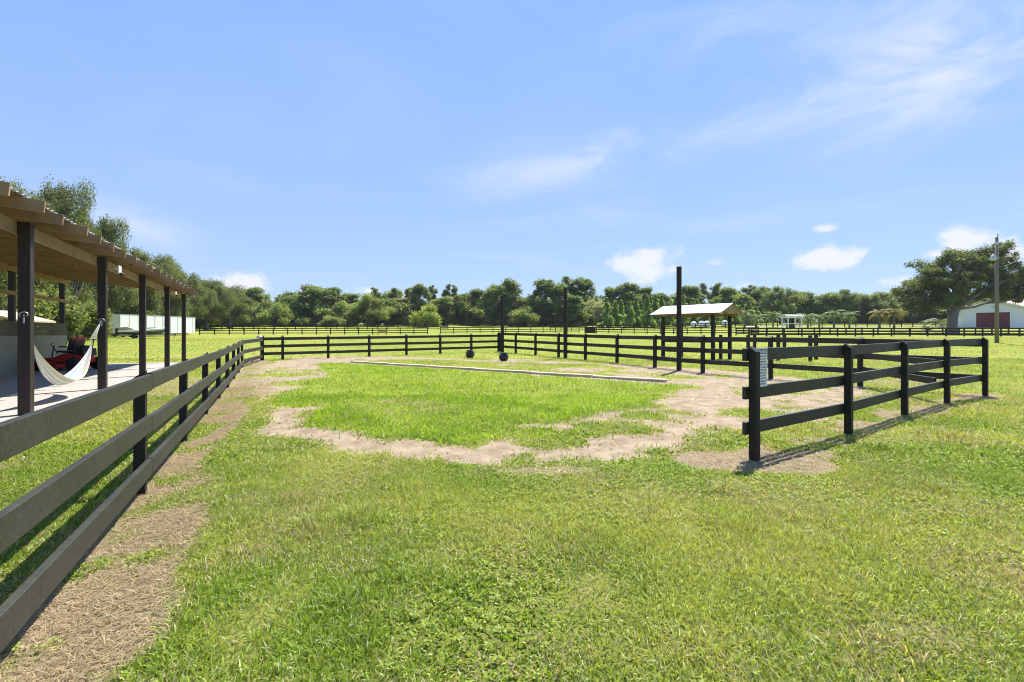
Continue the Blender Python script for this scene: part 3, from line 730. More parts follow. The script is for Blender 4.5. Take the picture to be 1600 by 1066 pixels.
# hammock
hm = empty('hammock', tuple(P1+B3(2.1, .12, .5)), 0, 'cream and pale blue cloth hammock slung between the two nearest barn posts', 'hammock')
hb = hm.location
n1, n2 = 40, 18; V = []; F = []
for i in range(n1+1):
    u = i/n1; t = .50+u*3.34; w_ = math.sin(PI*u)**1.1
    zl_ = 1.42 - .06*(u) - 1.0*(1-(2*u-1)**2)**.85
    for j in range(n2+1):
        v = j/n2*2-1; q = .10 + v*.20*w_
        z = zl_ + (.11*w_*v*v) + .02*w_*v + .012*math.sin(j*2.7+i*.25)*w_ - .04*w_*math.sin(v*3)
        V.append(P1 + B3(t, q, z) - hb)
    for j in range(n2):
        if i < n1: F.append((i*(n2+1)+j, i*(n2+1)+j+1, (i+1)*(n2+1)+j+1, (i+1)*(n2+1)+j))
m, nt, b, out = mat('hammock_cloth')
uvn = N(nt, 'ShaderNodeAttribute', attribute_name='tone'); L(nt, uvn.outputs['Color'], b.inputs['Base Color']); b.inputs['Roughness'].default_value = .9
tr = N(nt, 'ShaderNodeBsdfTranslucent'); L(nt, uvn.outputs['Color'], tr.inputs[0]); mx = N(nt, 'ShaderNodeMixShader'); mx.inputs[0].default_value = .3
L(nt, b.outputs[0], mx.inputs[1]); L(nt, tr.outputs[0], mx.inputs[2]); L(nt, mx.outputs[0], out.inputs[0])
mb = MB(); mb.add(V, F); o = mb.build('cloth', m, hm, smooth=True)
sc = {0:(.72,.66,.50), 1:(.78,.75,.66), 2:(.30,.45,.62), 3:(.8,.78,.72), 4:(.45,.42,.38)}
strip = [0,0,0,3,4,3,1,3,2,3,3,4,3,1,3,2,2,3,1]
k = o.data.color_attributes.new('tone', 'FLOAT_COLOR', 'POINT'); cols = []
for i in range(n1+1):
    for j in range(n2+1): cols += [*sc[strip[j]], 1]
k.data.foreach_set('color', cols)
md = o.modifiers.new('thick', 'SOLIDIFY'); md.thickness = .006
for (ta, za, tb, zb_) in ((.10, 1.80, .52, 1.42), (4.09, 1.84, 3.84, 1.36)):
    A_ = P1+B3(ta, .0, za)-hb; mb = MB()
    for j in np.linspace(-1, 1, 5):
        mb.tube([A_, P1+B3(tb, .10+j*.05, zb_)-hb], .006, 5)
    mb.build('cord', M['black' if ta < 1 else 'cream'], hm)

# ------------------------------------------------------------------ red ride-on mower
mz = Vector((-17.75, 18.1, .055)); mw = empty('ride_on_mower', tuple(mz), R(172), 'red zero-turn ride-on mower parked on the slab behind the hammock', 'mower')
# local +x is the mower's front-to-right of the picture; body seen from its side
def wheel(parent, c, r, wdt, nm='wheel', rimm=None):
    e = MB().lathe([(r*.55,-wdt/2),(r*.93,-wdt/2),(r,-wdt*.3),(r,wdt*.3),(r*.93,wdt/2),(r*.55,wdt/2)], 24, (0,0,0), 'y').build(nm, M['rubber'], parent, smooth=False)
    e.location = c
    MB().lathe([(.02,-wdt*.42),(r*.5,-wdt*.40),(r*.56,-wdt*.3),(r*.56,wdt*.3),(r*.5,wdt*.4),(.02,wdt*.42)], 18, (0,0,0), 'y').build('rim', rimm or M['red'], e)
wheel(mw, (-.95,-.45,.26), .26, .24); wheel(mw, (-.95,.45,.26), .26, .24)
wheel(mw, (.75,-.42,.17), .17, .14, rimm=M['steel']); wheel(mw, (.75,.42,.17), .17, .14, rimm=M['steel'])
MB().prism([(-1.0,0,.42),(-.9,0,.60),(-.25,0,.66),(.1,0,.52),(.95,0,.40),(.95,0,.30),(-1.0,0,.30)], (0,-.33,0), (0,.33,0)).build('body', M['red'], mw, .03)
MB().prism([(-.40,-.62,0),(.55,-.62,0),(.78,-.3,0),(.78,.3,0),(.55,.62,0),(-.40,.62,0)], (0,0,.10), (0,0,.27)).build('cutting_deck', M['red'], mw, .025)
MB().prism([(-1.15,0,.55),(-1.12,0,.85),(-.72,0,.88),(-.6,0,.60)], (0,-.26,0), (0,.26,0)).build('engine', M['black'], mw, .03)
MB().lathe([(.15,0),(.17,.02),(.16,.09),(.10,.11)], 18, (-.9,0,.86)).build('engine_cover', M['black'], mw)
st_ = MB().prism([(-.48,0,.66),(-.5,0,.75),(.05,0,.78),(.10,0,.70)], (0,-.27,0), (0,.27,0)).build('seat', M['black'], mw, .03)
MB().prism([(-.50,0,.76),(-.62,0,1.20),(-.50,0,1.24),(-.36,0,.78)], (0,-.27,0), (0,.27,0)).build('backrest', M['black'], mw, .04)
MB().prism([(-.63,0,1.18),(-.64,0,1.27),(-.50,0,1.29),(-.49,0,1.20)], (0,-.24,0), (0,.24,0)).build('headrest', M['red'], mw, .02)
for s_ in (-1, 1):
    MB().tube([(-.1,s_*.34,.62),(.05,s_*.36,.85),(.22,s_*.36,1.02),(.25,s_*.20,1.08)], .017, 8).build('lever', M['black'], mw, smooth=True)
    MB().box((-.28,s_*.32,.92), (.34,.06,.05)).build('armrest', M['black'], mw, .01)
    MB().tube([(-.75,s_*.33,.5),(-.85,s_*.33,1.0),(-.95,s_*.33,1.45)], .022, 8).build('roll_bar', M['black'], mw)
MB().tube([(-.95,-.33,1.45),(-.97,0,1.50),(-.95,.33,1.45)], .022, 8).build('roll_bar', M['black'], mw)
MB().lathe([(.11,-.03),(.16,-.02),(.17,0),(.16,.02),(.11,.03)], 20, (.1,-.36,.55), 'y').build('air_filter', M['tan'], mw)
MB().box((.5,0,.46), (.5,.5,.04)).build('footplate', M['black'], mw, .01)
# trolley jack handle tools leaning by the mower
pr = MB().tube([(0,0,.02),(-.15,0,.5),(-.05,0,.95)], .022, 8).build('tow_bar', M['black']); pr.location = (-18.35, 18.3, .055); tag(pr, 'bent black bar standing at the left end of the red mower', 'bar')
# ------------------------------------------------------------------ shed roof glimpsed through the barn, and a white tub
shd = empty('shed', (-37.6, 33.0, gz(-37, 33)), R(20), 'small tan-roofed shed far left seen through the barn posts', 'shed')
MB().prism([(-2.5,0,2.15),(0,0,2.9),(2.5,0,2.15),(2.5,0,2.02),(0,0,2.76),(-2.5,0,2.02)], (0,-2.2,0), (0,2.2,0)).build('roof', M['tan'], shd)
for sx in (-1.9, 1.9):
    for sy in (-1.8, 1.8): MB().box((sx,sy,1.05), (.14,.14,2.1)).build('post', M['barnwood'], shd)
MB().box((0,1.8,.9), (3.7,.08,1.6)).build('back_wall', M['siding'], shd)
x_, y_ = px_at(107, 56); tb = MB().lathe([(.5,0),(.62,.55),(.64,.7),(.58,.72),(.5,.1)], 20).build('water_tub', M['white']); tb.location = (x_, y_, gz(x_, y_)); tb.scale = (1.4, .7, 1); tag(tb, 'white water tub on the grass beyond the red mower', 'tub')

# ------------------------------------------------------------------ white box trailer
ty = 67.0; ta, tb_ = px_at(190, ty)[0], px_at(311, ty)[0]; tlr = empty('box_trailer', ((ta+tb_)/2, ty, 1.02), R(80), 'long white box trailer with rust-streaked side panels at the far edge of the left lawn', 'trailer')
Lh = (tb_-ta)/2*1.04
MB().box((0,1.2,1.75), (2*Lh-.1,2.5,2.55)).build('box_body', M['white'], tlr)
m, nt, b, out = mat('rusty_panels'); tc = N(nt, 'ShaderNodeTexCoord'); P = tc.outputs['Object']
f = noise(nt, mapping(nt, P, scale=(2.2, 1, .12)), 1.5, 5, .7); f2 = noise(nt, P, 1.2, 4)
cc = mixc(nt, ramp(nt, f, .58, .70, 0, .5), (.84,.84,.83), (.30,.20,.15)); cc = mixc(nt, ramp(nt, f2, .5, .75, 0, .35), cc, (.62,.62,.62)); L(nt, cc, b.inputs['Base Color']); b.inputs['Roughness'].default_value = .5
for k in range(9):
    x0 = -Lh+.08+k*(2*Lh-.7)/9; MB().box((x0+(2*Lh-.7)/18,-.06,1.75), ((2*Lh-.7)/9-.03,.02,2.5)).build('side_panel', m, tlr)
    MB().box((x0,-.075,1.75), (.05,.03,2.52)).build('rib', M['tan'] if k in (1, 5, 8) else M['steel'], tlr)
MB().box((Lh-.28,-.065,1.75), (.5,.03,2.54)).build('corner_panel', M['white'], tlr)
MB().box((0,1.2,3.06), (2*Lh,2.6,.06)).build('top_rail', M['steel'], tlr)
MB().box((0,1.2,.38), (2*Lh-1,1.0,.18)).build('chassis', M['black'], tlr)
for x0 in (-3.6, -2.5):
    for yy in (.2, 2.2): wheel(tlr, (x0, yy, .40), .42, .28, rimm=M['steel'])
for yy in (.5, 1.9): MB().box((2.9, yy, .2), (.12,.12,.6)).build('landing_leg', M['black'], tlr)

# ------------------------------------------------------------------ boat on its trailer
by = 57.0; bx = px_at(222, by)[0]; bt = empty('motor_boat', (bx, by, .90), R(30), 'dark grey and white motor boat under part covers in front of the white trailer', 'boat')
secs = [(-2.9,.95,.55,1.25),(-1.5,1.05,.50,1.30),(0,1.08,.48,1.38),(1.4,.92,.52,1.50),(2.6,.55,.75,1.62),(3.5,.08,1.25,1.72)]   # x, half beam, keel z, gunwale z
def hullpart(zf0, zf1, name, m, outset=0):
    V = []; F = []
    for (x, hw, k0, g0) in secs:
        pr_ = [(-hw-outset, g0), (-hw*.86-outset, k0+(g0-k0)*.45), (-hw*.4, k0+.1), (0, k0), (hw*.4, k0+.1), (hw*.86+outset, k0+(g0-k0)*.45), (hw+outset, g0)]
        if name == 'gunwale': pr_ = [(-hw-.03, g0-.28), (-hw-.04, g0), (-hw*.8, g0+.06), (0, g0+.10), (hw*.8, g0+.06), (hw+.04, g0), (hw+.03, g0-.28)]
        V += [(x, y, z) for y, z in pr_]
    for i in range(len(secs)-1):
        for j in range(6): F.append((i*7+j, i*7+j+1, (i+1)*7+j+1, (i+1)*7+j))
    F.append(tuple(range(7))[::-1])
    return MB().add(V, F).build(name, m, bt, smooth=False)
hullpart(0, 1, 'hull', M['navy']); hullpart(0, 1, 'gunwale', M['white'])
MB().prism([(-2.85,0,1.30),(-2.7,0,1.75),(-1.7,0,1.85),(-.9,0,1.50),(-.7,0,1.40)], (0,-.9,0), (0,.9,0)).build('rear_cover', M['tan'], bt, .08)
MB().prism([(-.1,0,1.45),(.35,0,1.95),(.42,0,1.95),(.75,0,1.50)], (0,-.8,0), (0,.8,0)).build('windscreen', M['glass'], bt, .01)
MB().prism([(.8,0,1.55),(1.0,0,1.80),(1.8,0,1.82),(2.3,0,1.66)], (0,-.55,0), (0,.55,0)).build('bow_cover', M['tan'], bt, .08)
MB().box((-3.15,0,1.15), (.45,.4,.9)).build('outboard', M['black'], bt, .06)
btr = empty('boat_trailer', (bx, by, .90), R(30), 'low steel boat trailer carrying the dark grey motor boat', 'trailer'); bt.scale = btr.scale = (.76,.76,.76)
for s_ in (-1, 1): MB().beam((-2.9,s_*.6,.47), (2.6,s_*.35,.47), .08,.10).build('frame_rail', M['steel'], btr)
MB().beam((2.6,0,.47), (4.6,0,.42), .09,.10).build('tongue', M['steel'], btr); MB().beam((4.3,0,.0), (4.3,0,.6), .07,.07, up=(0,1,0)).build('jack', M['black'], btr)
wheel(btr, (-.95,-1.0,.32), .33, .22, rimm=M['white']); wheel(btr, (-.95,1.0,.32), .33, .22, rimm=M['white'])

# ------------------------------------------------------------------ tin-roofed shelter
u2 = Vector((.68,-.733,0)); v2 = Vector((.733,.68,0)); s0 = Vector((7.97,24.0,0)); sb = Vector((s0.x, s0.y, .16))
sh_ = empty('field_shelter', tuple(sb), 0, 'small open shelter with a pale tin gable roof on dark posts beyond the pen rails', 'shelter')
def S3(a, b_, z): return u2*a + v2*b_ + Vector((0,0,z))
wL, dL = 2.62, 2.0; EH = 2.22
for a in (0, wL):
    for b_ in (0, dL): MB().box(tuple(S3(a, b_, EH/2-.1)), (.15,.15,EH+.2), (u2, v2, Vector((0,0,1)))).build('post', M['post'], sh_, .004)
for b_ in (0, dL): MB().beam(S3(-.4, b_, EH+.06), S3(wL+.4, b_, EH+.06), .05, .15).build('eave_beam', M['barnwood'], sh_)
RH = EH+.56; bo = .42
for sgn in (-1, 1):
    e0 = -bo if sgn < 0 else dL+bo; mid = dL/2; ez = EH+.06
    V = []; k = 0; a = -.55
    while a < wL+.56:
        zo = 0; V += [S3(a, e0, ez+zo+.05), S3(a, mid, RH+zo+.05)]; a += .06; k += 1
    n = len(V)//2
    mb = MB(); mb.add(V, [(2*i, 2*i+2, 2*i+3, 2*i+1) for i in range(n-1)]); mb.add([p-Vector((0,0,.012)) for p in V], [(2*i, 2*i+1, 2*i+3, 2*i+2) for i in range(n-1)])
    mb.build('roof_sheet', M['tin'], sh_)
    for a in np.linspace(-.45, wL+.45, 6): MB().beam(S3(a, e0, ez-.03), S3(a, mid, RH-.03), .045, .09).build('rafter', M['barnwood'], sh_)
MB().beam(S3(-.45, dL/2, RH-.09), S3(wL+.45, dL/2, RH-.09), .045, .14).build('ridge_board', M['barnwood'], sh_)
MB().prism([S3(wL+.47,-.1,EH+.14), S3(wL+.47,dL+.1,EH+.14), S3(wL+.47,dL/2,RH-.04)], tuple(u2*-.01), tuple(u2*.012)).build('gable_boards', M['barnwood'], sh_)
for b_ in (0, dL):
    for h in (.45, .95): MB().beam(S3(.0, b_-.09, h), S3(wL, b_-.09, h), .04, .13).build('side_rail', M['post'], sh_)

# ------------------------------------------------------------------ white gable barn with red door
bz = 96.0; bcx = px_at(1551, bz)[0]; bg_ = gz(bcx, bz); hw = 5.3
wb = empty('white_barn', (bcx, bz, bg_), R(-43), 'white metal gable barn with a wide dark red door at the right edge', 'barn')
EW, RW = 3.85, 5.75
m, nt, b, out = mat('ribbed_white_wall'); tc = N(nt, 'ShaderNodeTexCoord'); wv = N(nt, 'ShaderNodeTexWave'); wv.inputs['Scale'].default_value = 2.2; L(nt, tc.outputs['Object'], wv.inputs[0])
L(nt, mixc(nt, noise(nt, tc.outputs['Object'], .5, 3), (.68,.69,.70), (.80,.80,.79)), b.inputs['Base Color']); bp = N(nt, 'ShaderNodeBump'); bp.inputs['Strength'].default_value = .5; bp.inputs['Distance'].default_value = .03; L(nt, wv.outputs[0], bp.inputs['Height']); L(nt, bp.outputs[0], b.inputs['Normal'])
MB().prism([(-hw,0,-1),(-hw,0,EW),(0,0,RW),(hw,0,EW),(hw,0,-1)], (0,0,0), (0,18,0)).build('wall', m, wb)
for s_ in (-1, 1):
    a = Vector((s_*(hw+.5), -.4, EW-.02)); c = Vector((0,-.4,RW+.13))
    nn = Vector((0,0,.09)); MB().prism([a, c, c+nn, a+nn], (0,0,0), (0,18.8,0)).build('roof', M['roofpink'], wb)
    MB().beam(a+Vector((0,-.03,-.06)), c+Vector((0,-.03,-.06)), .03, .22).build('barge_board', M['white'], wb)
MB().box((0,-.04,1.62), (4.9,.06,3.3)).build('door', M['doorred'], wb)
MB().box((0,-.09,3.35), (5.2,.08,.18)).build('door_track', M['white'], wb)
for s_ in (-1, 1): MB().box((s_*2.53,-.06,1.62), (.16,.10,3.3)).build('door_post', M['white'], wb)
MB().lathe([(.05,-.25),(.22,-.2),(.24,-.1),(.1,0)], 14, (.1,-.2,4.55), 'z').build('wall_lamp', M['steel'], wb)
# hipped main roof rising behind
wb2 = empty('stable_block', (px_at(1594, 110)[0], 110, gz(px_at(1600,112)[0], 112)), R(-43), 'faded red hipped roof of the taller block rising behind the white barn', 'building')
MB().box((0,5,1.9), (8,10,4.8)).build('wall', m, wb2)
MB().add([(-4.8,-.6,4.7),(4.8,-.6,4.7),(4.8,10.6,4.7),(-4.8,10.6,4.7),(-.6,5,7.5),(.6,5,7.5)], [(0,1,5,4),(1,2,5),(2,3,4,5),(3,0,4),(3,2,1,0)]).build('roof', M['roofpink'], wb2)
cA, sA = math.cos(R(-43)), math.sin(R(-43))
ap = MB().add([(bcx+x*cA-y*sA, bz+x*sA+y*cA, gz(bcx+x*cA-y*sA, bz+x*sA+y*cA)+.06) for x, y in ((-4,-.1),(5,-.1),(5,-2.6),(-3.5,-2.6))], [(0,3,2,1)]).build('concrete_apron', M['concrete']); tag(ap, kind='structure')

# white pergola
pz = 93.0; pxx = px_at(1237, pz)[0]; pg = empty('pergola', (pxx, pz, gz(pxx, pz)), R(6), 'small white arched pergola on the far lawn right of the shelter', 'pergola')
for sx in (-1.45, 1.45):
    for sy in (-.9, .9): MB().box((sx,sy,1.1), (.16,.16,2.2)).build('post', M['white'], pg)
for sy in (-.9, .9): MB().beam((-1.95,sy,2.25), (1.95,sy,2.25), .08,.18).build('beam', M['white'], pg)
for k in range(9):
    x0 = -1.8+k*.45; MB().tube([(x0, y, 2.38+.42*(1-(y/1.3)**2)) for y in np.linspace(-1.3,1.3,7)], .05, 5).build('slat', M['white'], pg)
for sx in (-1.45, 1.45):
    mb = MB()
    for q in np.linspace(-.75, .75, 7): mb.box((sx,q,.75), (.04,.05,.9))
    mb.build('side_lattice', M['white'], pg)
MB().box((0,.4,.45), (1.6,.5,.8)).build('swing_seat', M['barnpost'], pg)

# ------------------------------------------------------------------ utility pole with lamp
uz = 44.0; ux = px_at(1557.5, uz)[0]; up = empty('utility_pole', (ux, uz, gz(ux, uz)), 0, 'tall weathered wooden utility pole with a lamp standing in front of the white barn', 'pole')
MB().tube([(0,0,-.3),(0,0,5),(-.02,0,10.2)], [.165,.145,.12], 14).build('shaft', M['poleold'], up, smooth=True)
MB().tube([(0,-.12,8.2),(-.25,-.15,8.45),(-.5,-.18,8.4)], .03, 8).build('lamp_arm', M['steel'], up, smooth=True)
MB().lathe([(.06,.28),(.16,.24),(.19,.05),(.30,-.10),(.24,-.20),(.10,-.28),(.02,-.30)], 18, (-.58,-.2,8.2)).build('lamp_head', M['steel'], up, smooth=True)
MB().tube([(.05,0,10.15),(.10,-.02,10.4),(.02,-.02,10.55)], .03, 6).build('top_bracket', M['black'], up)
MB().box((-.9*.2,-.2,9.6), (.10,.10,.3)).build('fuse', M['steel'], up)

# small far things
x_, y_ = px_at(597, 78); bn = empty('garden_bench', (x_, y_, gz(x_, y_)), R(10), 'small wooden bench on the field before the left paddock fence', 'bench')
MB().box((0,0,.45), (1.5,.45,.05)).build('seat', M['barnwood'], bn); MB().box((0,.22,.75), (1.5,.05,.4)).build('backrest', M['barnwood'], bn)
for sx in (-.65,.65): MB().box((sx,0,.22), (.08,.42,.44)).build('leg', M['barnwood'], bn)
x_, y_ = px_at(922, 86); jb = empty('panel_gate', (x_, y_, gz(x_, y_)), 0, 'solid dark boarded panel standing in the far field fence line right of the middle pole', 'gate')
MB().box((0,0,.72), (1.9,.06,1.2)).build('board_panel', M['fence_far'], jb)
for sx in (-.98,.98): MB().box((sx,0,.65), (.14,.14,1.5)).build('post', M['fence_far'], jb)
wl = ['leftmost of the pale round-topped tanks seen under the shelter roof', 'second pale round-topped tank from the left, seen under the shelter roof', 'third pale round-topped tank, between the shelter posts', 'rightmost pale round-topped tank, by the right shelter post']
for k, px in enumerate((1084, 1096, 1104, 1132)):
    x_, y_ = px_at(px, 112); o = MB().lathe([(.7,0),(.72,1.0),(.6,1.3),(.3,1.55),(.05,1.6)], 18).build('storage_tank', M['white'], smooth=True); o.location = (x_, y_, gz(x_, y_)); tag(o, wl[k], 'tank', 'pale tanks beyond the shelter')
x_, y_ = -12.62, 22.75
o = MB().lathe([(.02,.0),(.12,.01),(.14,.08),(.10,.12),(.02,.14)], 14).build('coiled_hose', M['steel'], smooth=True); o.location = (x_, y_, 1.25); tag(o, 'grey coil resting on the far-left corner post of the pen', 'coil')

# ------------------------------------------------------------------ trees
def leaf_mesh(name, clumps, n, size, seed, m, flat=.55, droop=0.0, aspect=.6):
    """clumps: (cx,cy,cz,r) ; leaves lie through each clump, denser towards its skin"""
    r = np.random.default_rng(seed); C = np.array(clumps, float); wgt = C[:,3]**2; idx = r.choice(len(C), n, p=wgt/wgt.sum())
    d = r.normal(size=(n,3)); d /= np.linalg.norm(d, axis=1)[:,None]; rad = (r.random(n)**.42)[:,None]*C[idx,3][:,None]
    jit = r.normal(size=(n,3))*C[idx,3][:,None]*.17
    bumpy = 1+.35*np.sin(d[:,:1]*5+idx[:,None])*np.cos(d[:,2:3]*4+idx[:,None]*1.7)
    p = C[idx,:3] + d*rad*bumpy*np.array([[1,1,flat]]) + jit
    p[:,2] -= droop*(np.abs(d[:,0])+np.abs(d[:,1]))*C[idx,3]*.3
    a = r.normal(size=(n,3)); a[:,2] *= .55; a /= np.linalg.norm(a, axis=1)[:,None]
    b = np.cross(a, r.normal(size=(n,3))+np.array([[0,0,1.2]])); b /= np.linalg.norm(b, axis=1)[:,None]
    s = size*(.5+r.random(n))[:,None]; a *= s*.5; b *= s*.5*aspect
    V = np.stack([p-a, p-b*1.0+a*.1, p+a, p+b*1.0-a*.1], 1)
    me = bpy.data.meshes.new(name); me.vertices.add(n*4); me.vertices.foreach_set('co', V.ravel())
    me.loops.add(n*4); me.loops.foreach_set('vertex_index', np.arange(n*4)); me.polygons.add(n); me.polygons.foreach_set('loop_start', np.arange(n)*4); me.update()
    cl = r.random(len(C)); tone = np.clip(cl[idx]*.6+r.random(n)*.5-.05, 0, 1); t2 = r.random(n)
    cc = np.stack([tone, t2, tone*0, tone*0+1], 1); k = me.color_attributes.new('tone', 'FLOAT_COLOR', 'POINT'); k.data.foreach_set('color', np.repeat(cc, 4, 0).ravel())
    me.materials.append(m); return me
def limb(mb, a, b, r0, r1, rr, bend=.12, n=5):
    a, b = Vector(a), Vector(b); l = (b-a).length; pts = []
    o = Vector((rr.uniform(-1,1), rr.uniform(-1,1), rr.uniform(-.2,.8)))*bend*l
    for i in range(n):
        t = i/(n-1); pts.append(a.lerp(b, t) + o*math.sin(PI*t) + Vector((rr.uniform(-1,1), rr.uniform(-1,1), rr.uniform(-1,1)))*.02*l*(0 < t < 1))
    mb.tube(pts, [r0+(r1-r0)*i/(n-1) for i in range(n)], 7); return pts
def make_tree(kind, seed, leaves, size, H=14., Wd=7.):
    rr = random.Random(seed); mb = MB(); cl = []
    if kind == 'oak':
        fork = H*.2; limb(mb, (0,0,-.3), (rr.uniform(-.3,.3),rr.uniform(-.3,.3),fork), H*.045, H*.034, rr, .02)
        nl = 8
        for k in range(nl):
            a = 2*PI*k/nl+rr.uniform(-.3,.3); e = rr.choice([.35,.6,.9]); rad = Wd*rr.uniform(.45,.75); 
            end = Vector((math.cos(a)*rad, math.sin(a)*rad, fork+(H*.72)*e*rr.uniform(.6,1))); limb(mb, (0,0,fork*.95), end, H*.02, H*.006, rr, .1)
            for q in range(6):
                c = end + Vector((rr.uniform(-1,1)*Wd*.33, rr.uniform(-1,1)*Wd*.33, rr.uniform(-.09,.17)*H)); limb(mb, end.lerp(Vector((0,0,fork)), .35), c, H*.006, H*.0015, rr, .1, 4)
                cl.append((*c, rr.uniform(.13,.24)*Wd*1.15))
        for k in range(14):
            a = rr.uniform(0, 2*PI); q = rr.random()**.5*Wd*.62; zt = H*(1-.32*(q/Wd)**1.6)-rr.uniform(.04,.16)*H; cl.append((math.cos(a)*q, math.sin(a)*q, zt, rr.uniform(.10,.17)*Wd*1.15))
            limb(mb, (0,0,fork), (math.cos(a)*q, math.sin(a)*q, zt), H*.009, H*.0015, rr, .07, 5)
        for k in range(16):
            a = rr.uniform(0, 2*PI); q = Wd*rr.uniform(.35,.85); cl.append((math.cos(a)*q, math.sin(a)*q, H*rr.uniform(.20,.55), rr.uniform(.14,.24)*Wd*1.1))
        fl = .82
    elif kind == 'tall':
        limb(mb, (0,0,-.3), (0,0,H*.9), H*.022, H*.004, rr, .01)
        for k in range(84):
            z = H*rr.uniform(.08,.97); q = Wd*.5*(1-((z/H-.45)/.62)**2)*rr.uniform(.3,1.1); a = rr.uniform(0, 2*PI); c = (math.cos(a)*q, math.sin(a)*q, z+rr.uniform(-.3,.3))
            limb(mb, (0,0,z*.85), c, H*.006, H*.0015, rr, .06, 4); cl.append((*c, rr.uniform(.08,.19)*Wd))
        fl = .8
    elif kind == 'pine':
        limb(mb, (0,0,-.3), (rr.uniform(-.4,.4),0,H*.97), H*.017, H*.005, rr, .01)
        for k in range(18):
            z = H*rr.uniform(.62,.99); q = Wd*.42*rr.uniform(.1,1)*(1.25-z/H*.7); a = rr.uniform(0, 2*PI); c = (math.cos(a)*q, math.sin(a)*q, z)
            limb(mb, (0,0,z-.6), c, H*.005, H*.0015, rr, .05, 4); cl.append((*c, rr.uniform(.10,.19)*Wd))
        fl = .6
    elif kind == 'sapling':       # young pine: narrow cone
        limb(mb, (0,0,-.3), (0,0,H*.97), H*.014, H*.003, rr, .01)
        for k in range(30):
            z = H*rr.uniform(.06,.97); q = Wd*.42*(1.05-z/H)*rr.uniform(.4,1.1); a = rr.uniform(0, 2*PI); cl.append((math.cos(a)*q, math.sin(a)*q, z, (.10+.22*(1-z/H))*Wd*.8))
        fl = .8
    elif kind == 'bush':
        for k in range(5): limb(mb, (rr.uniform(-.3,.3),rr.uniform(-.3,.3),-.2), (rr.uniform(-.4,.4)*Wd, rr.uniform(-.4,.4)*Wd, H*.6), H*.015, H*.004, rr, .06)
        for k in range(26):
            a = rr.uniform(0, 2*PI); q = Wd*.5*math.sqrt(rr.random()); z = H*(.10+rr.random()*.82*(1-.5*(q/(Wd*.5))**2)); cl.append((math.cos(a)*q, math.sin(a)*q, z, rr.uniform(.13,.22)*Wd))
        fl = .8
    elif kind == 'bare':
        limb(mb, (0,0,-.3), (0,0,H*.45), H*.022, H*.014, rr, .02)
        for k in range(42):
            a = rr.uniform(0, 2*PI); q = Wd*.5*rr.uniform(.3,1); z = H*rr.uniform(.5,1)*(1-.25*q/Wd); pts = limb(mb, (0,0,H*rr.uniform(.2,.6)), (math.cos(a)*q, math.sin(a)*q, z), H*.009, H*.003, rr, .08)
            for _ in range(5):
                p = pts[rr.randint(2,4)]; limb(mb, p, p+Vector((rr.uniform(-1.5,1.5), rr.uniform(-1.5,1.5), rr.uniform(0,1.6))), H*.004, H*.0015, rr, .05, 3)
            cl.append((math.cos(a)*q, math.sin(a)*q, z, .09*Wd))
        fl = .7
    cm = leaf_mesh(kind+'_crown', cl, leaves, size, seed, M['leaf'], fl)
    tm = bpy.data.meshes.new(kind+'_trunk'); tm.from_pydata(mb.v, [], mb.f); tm.update(); tm.materials.append(M['barklight'] if kind == 'bare' else M['bark']); tm.polygons.foreach_set('use_smooth', [True]*len(tm.polygons))
    return (cm, tm, H, Wd)
ARCH = {
 'oak': [make_tree('oak', s, 34000, .34) for s in (11, 12, 13)],
 'oaknear': [make_tree('oak', s, 75000, .235) for s in (14, 15, 16)],
 'tall': [make_tree('tall', s, 22000, .42, 14, 8) for s in (21, 22, 23)],
 'pine': [make_tree('pine', s, 7000, .38, 16, 7) for s in (31, 32)],
 'sapling': [make_tree('sapling', s, 7000, .36, 9, 4.2) for s in (41, 42)],
 'bush': [make_tree('bush', s, 11000, .36, 6, 7) for s in (51, 52)],
 'bare': [make_tree('bare', 61, 2200, .35, 11, 9)],
}
NAMES = {'oaknear': 'oak_tree', 'oak': 'oak_tree', 'tall': 'broadleaf_tree', 'pine': 'pine_tree', 'sapling': 'young_pine', 'bush': 'large_shrub', 'bare': 'bare_tree'}
CATS = {'oaknear': 'tree', 'oak': 'tree', 'tall': 'tree', 'pine': 'pine tree', 'sapling': 'young pine', 'bush': 'shrub', 'bare': 'tree'}
ti = 0
def plant(kind, px, topy, z, wpx, lb, tint=(1,1,1), group='trees along the far edge of the fields'):
    global ti
    x = (px-800)/711*z; b0 = gz(x, z); top = 1.5+(521-topy)*z/711; h = top-b0
    cm, tm, H, Wd = ARCH[kind][ti % len(ARCH[kind])]; ti += 1
    sz = h/H*1.02; full = Wd*(2 if 'oak' in kind else 1.15); sx = wpx*z/711/full
    root = empty(NAMES[kind], (x, z, b0-.05), random.uniform(0, 6.28), lb, CATS[kind], group)
    root.scale = (sx, sx, sz)
    for nm, me in (('trunk', tm), ('crown', cm)):
        o = bpy.data.objects.new(nm, me); col.objects.link(o); o.parent = root
        if nm == 'crown': o.color = (*tint, 1)
    return root
DK = (.98,1.05,.92); BR = (1.15,1.2,.78); YG = (1.6,1.65,.75); PL = (1.25,1.25,1.1); GY_ = (1.9,1.75,2.0)
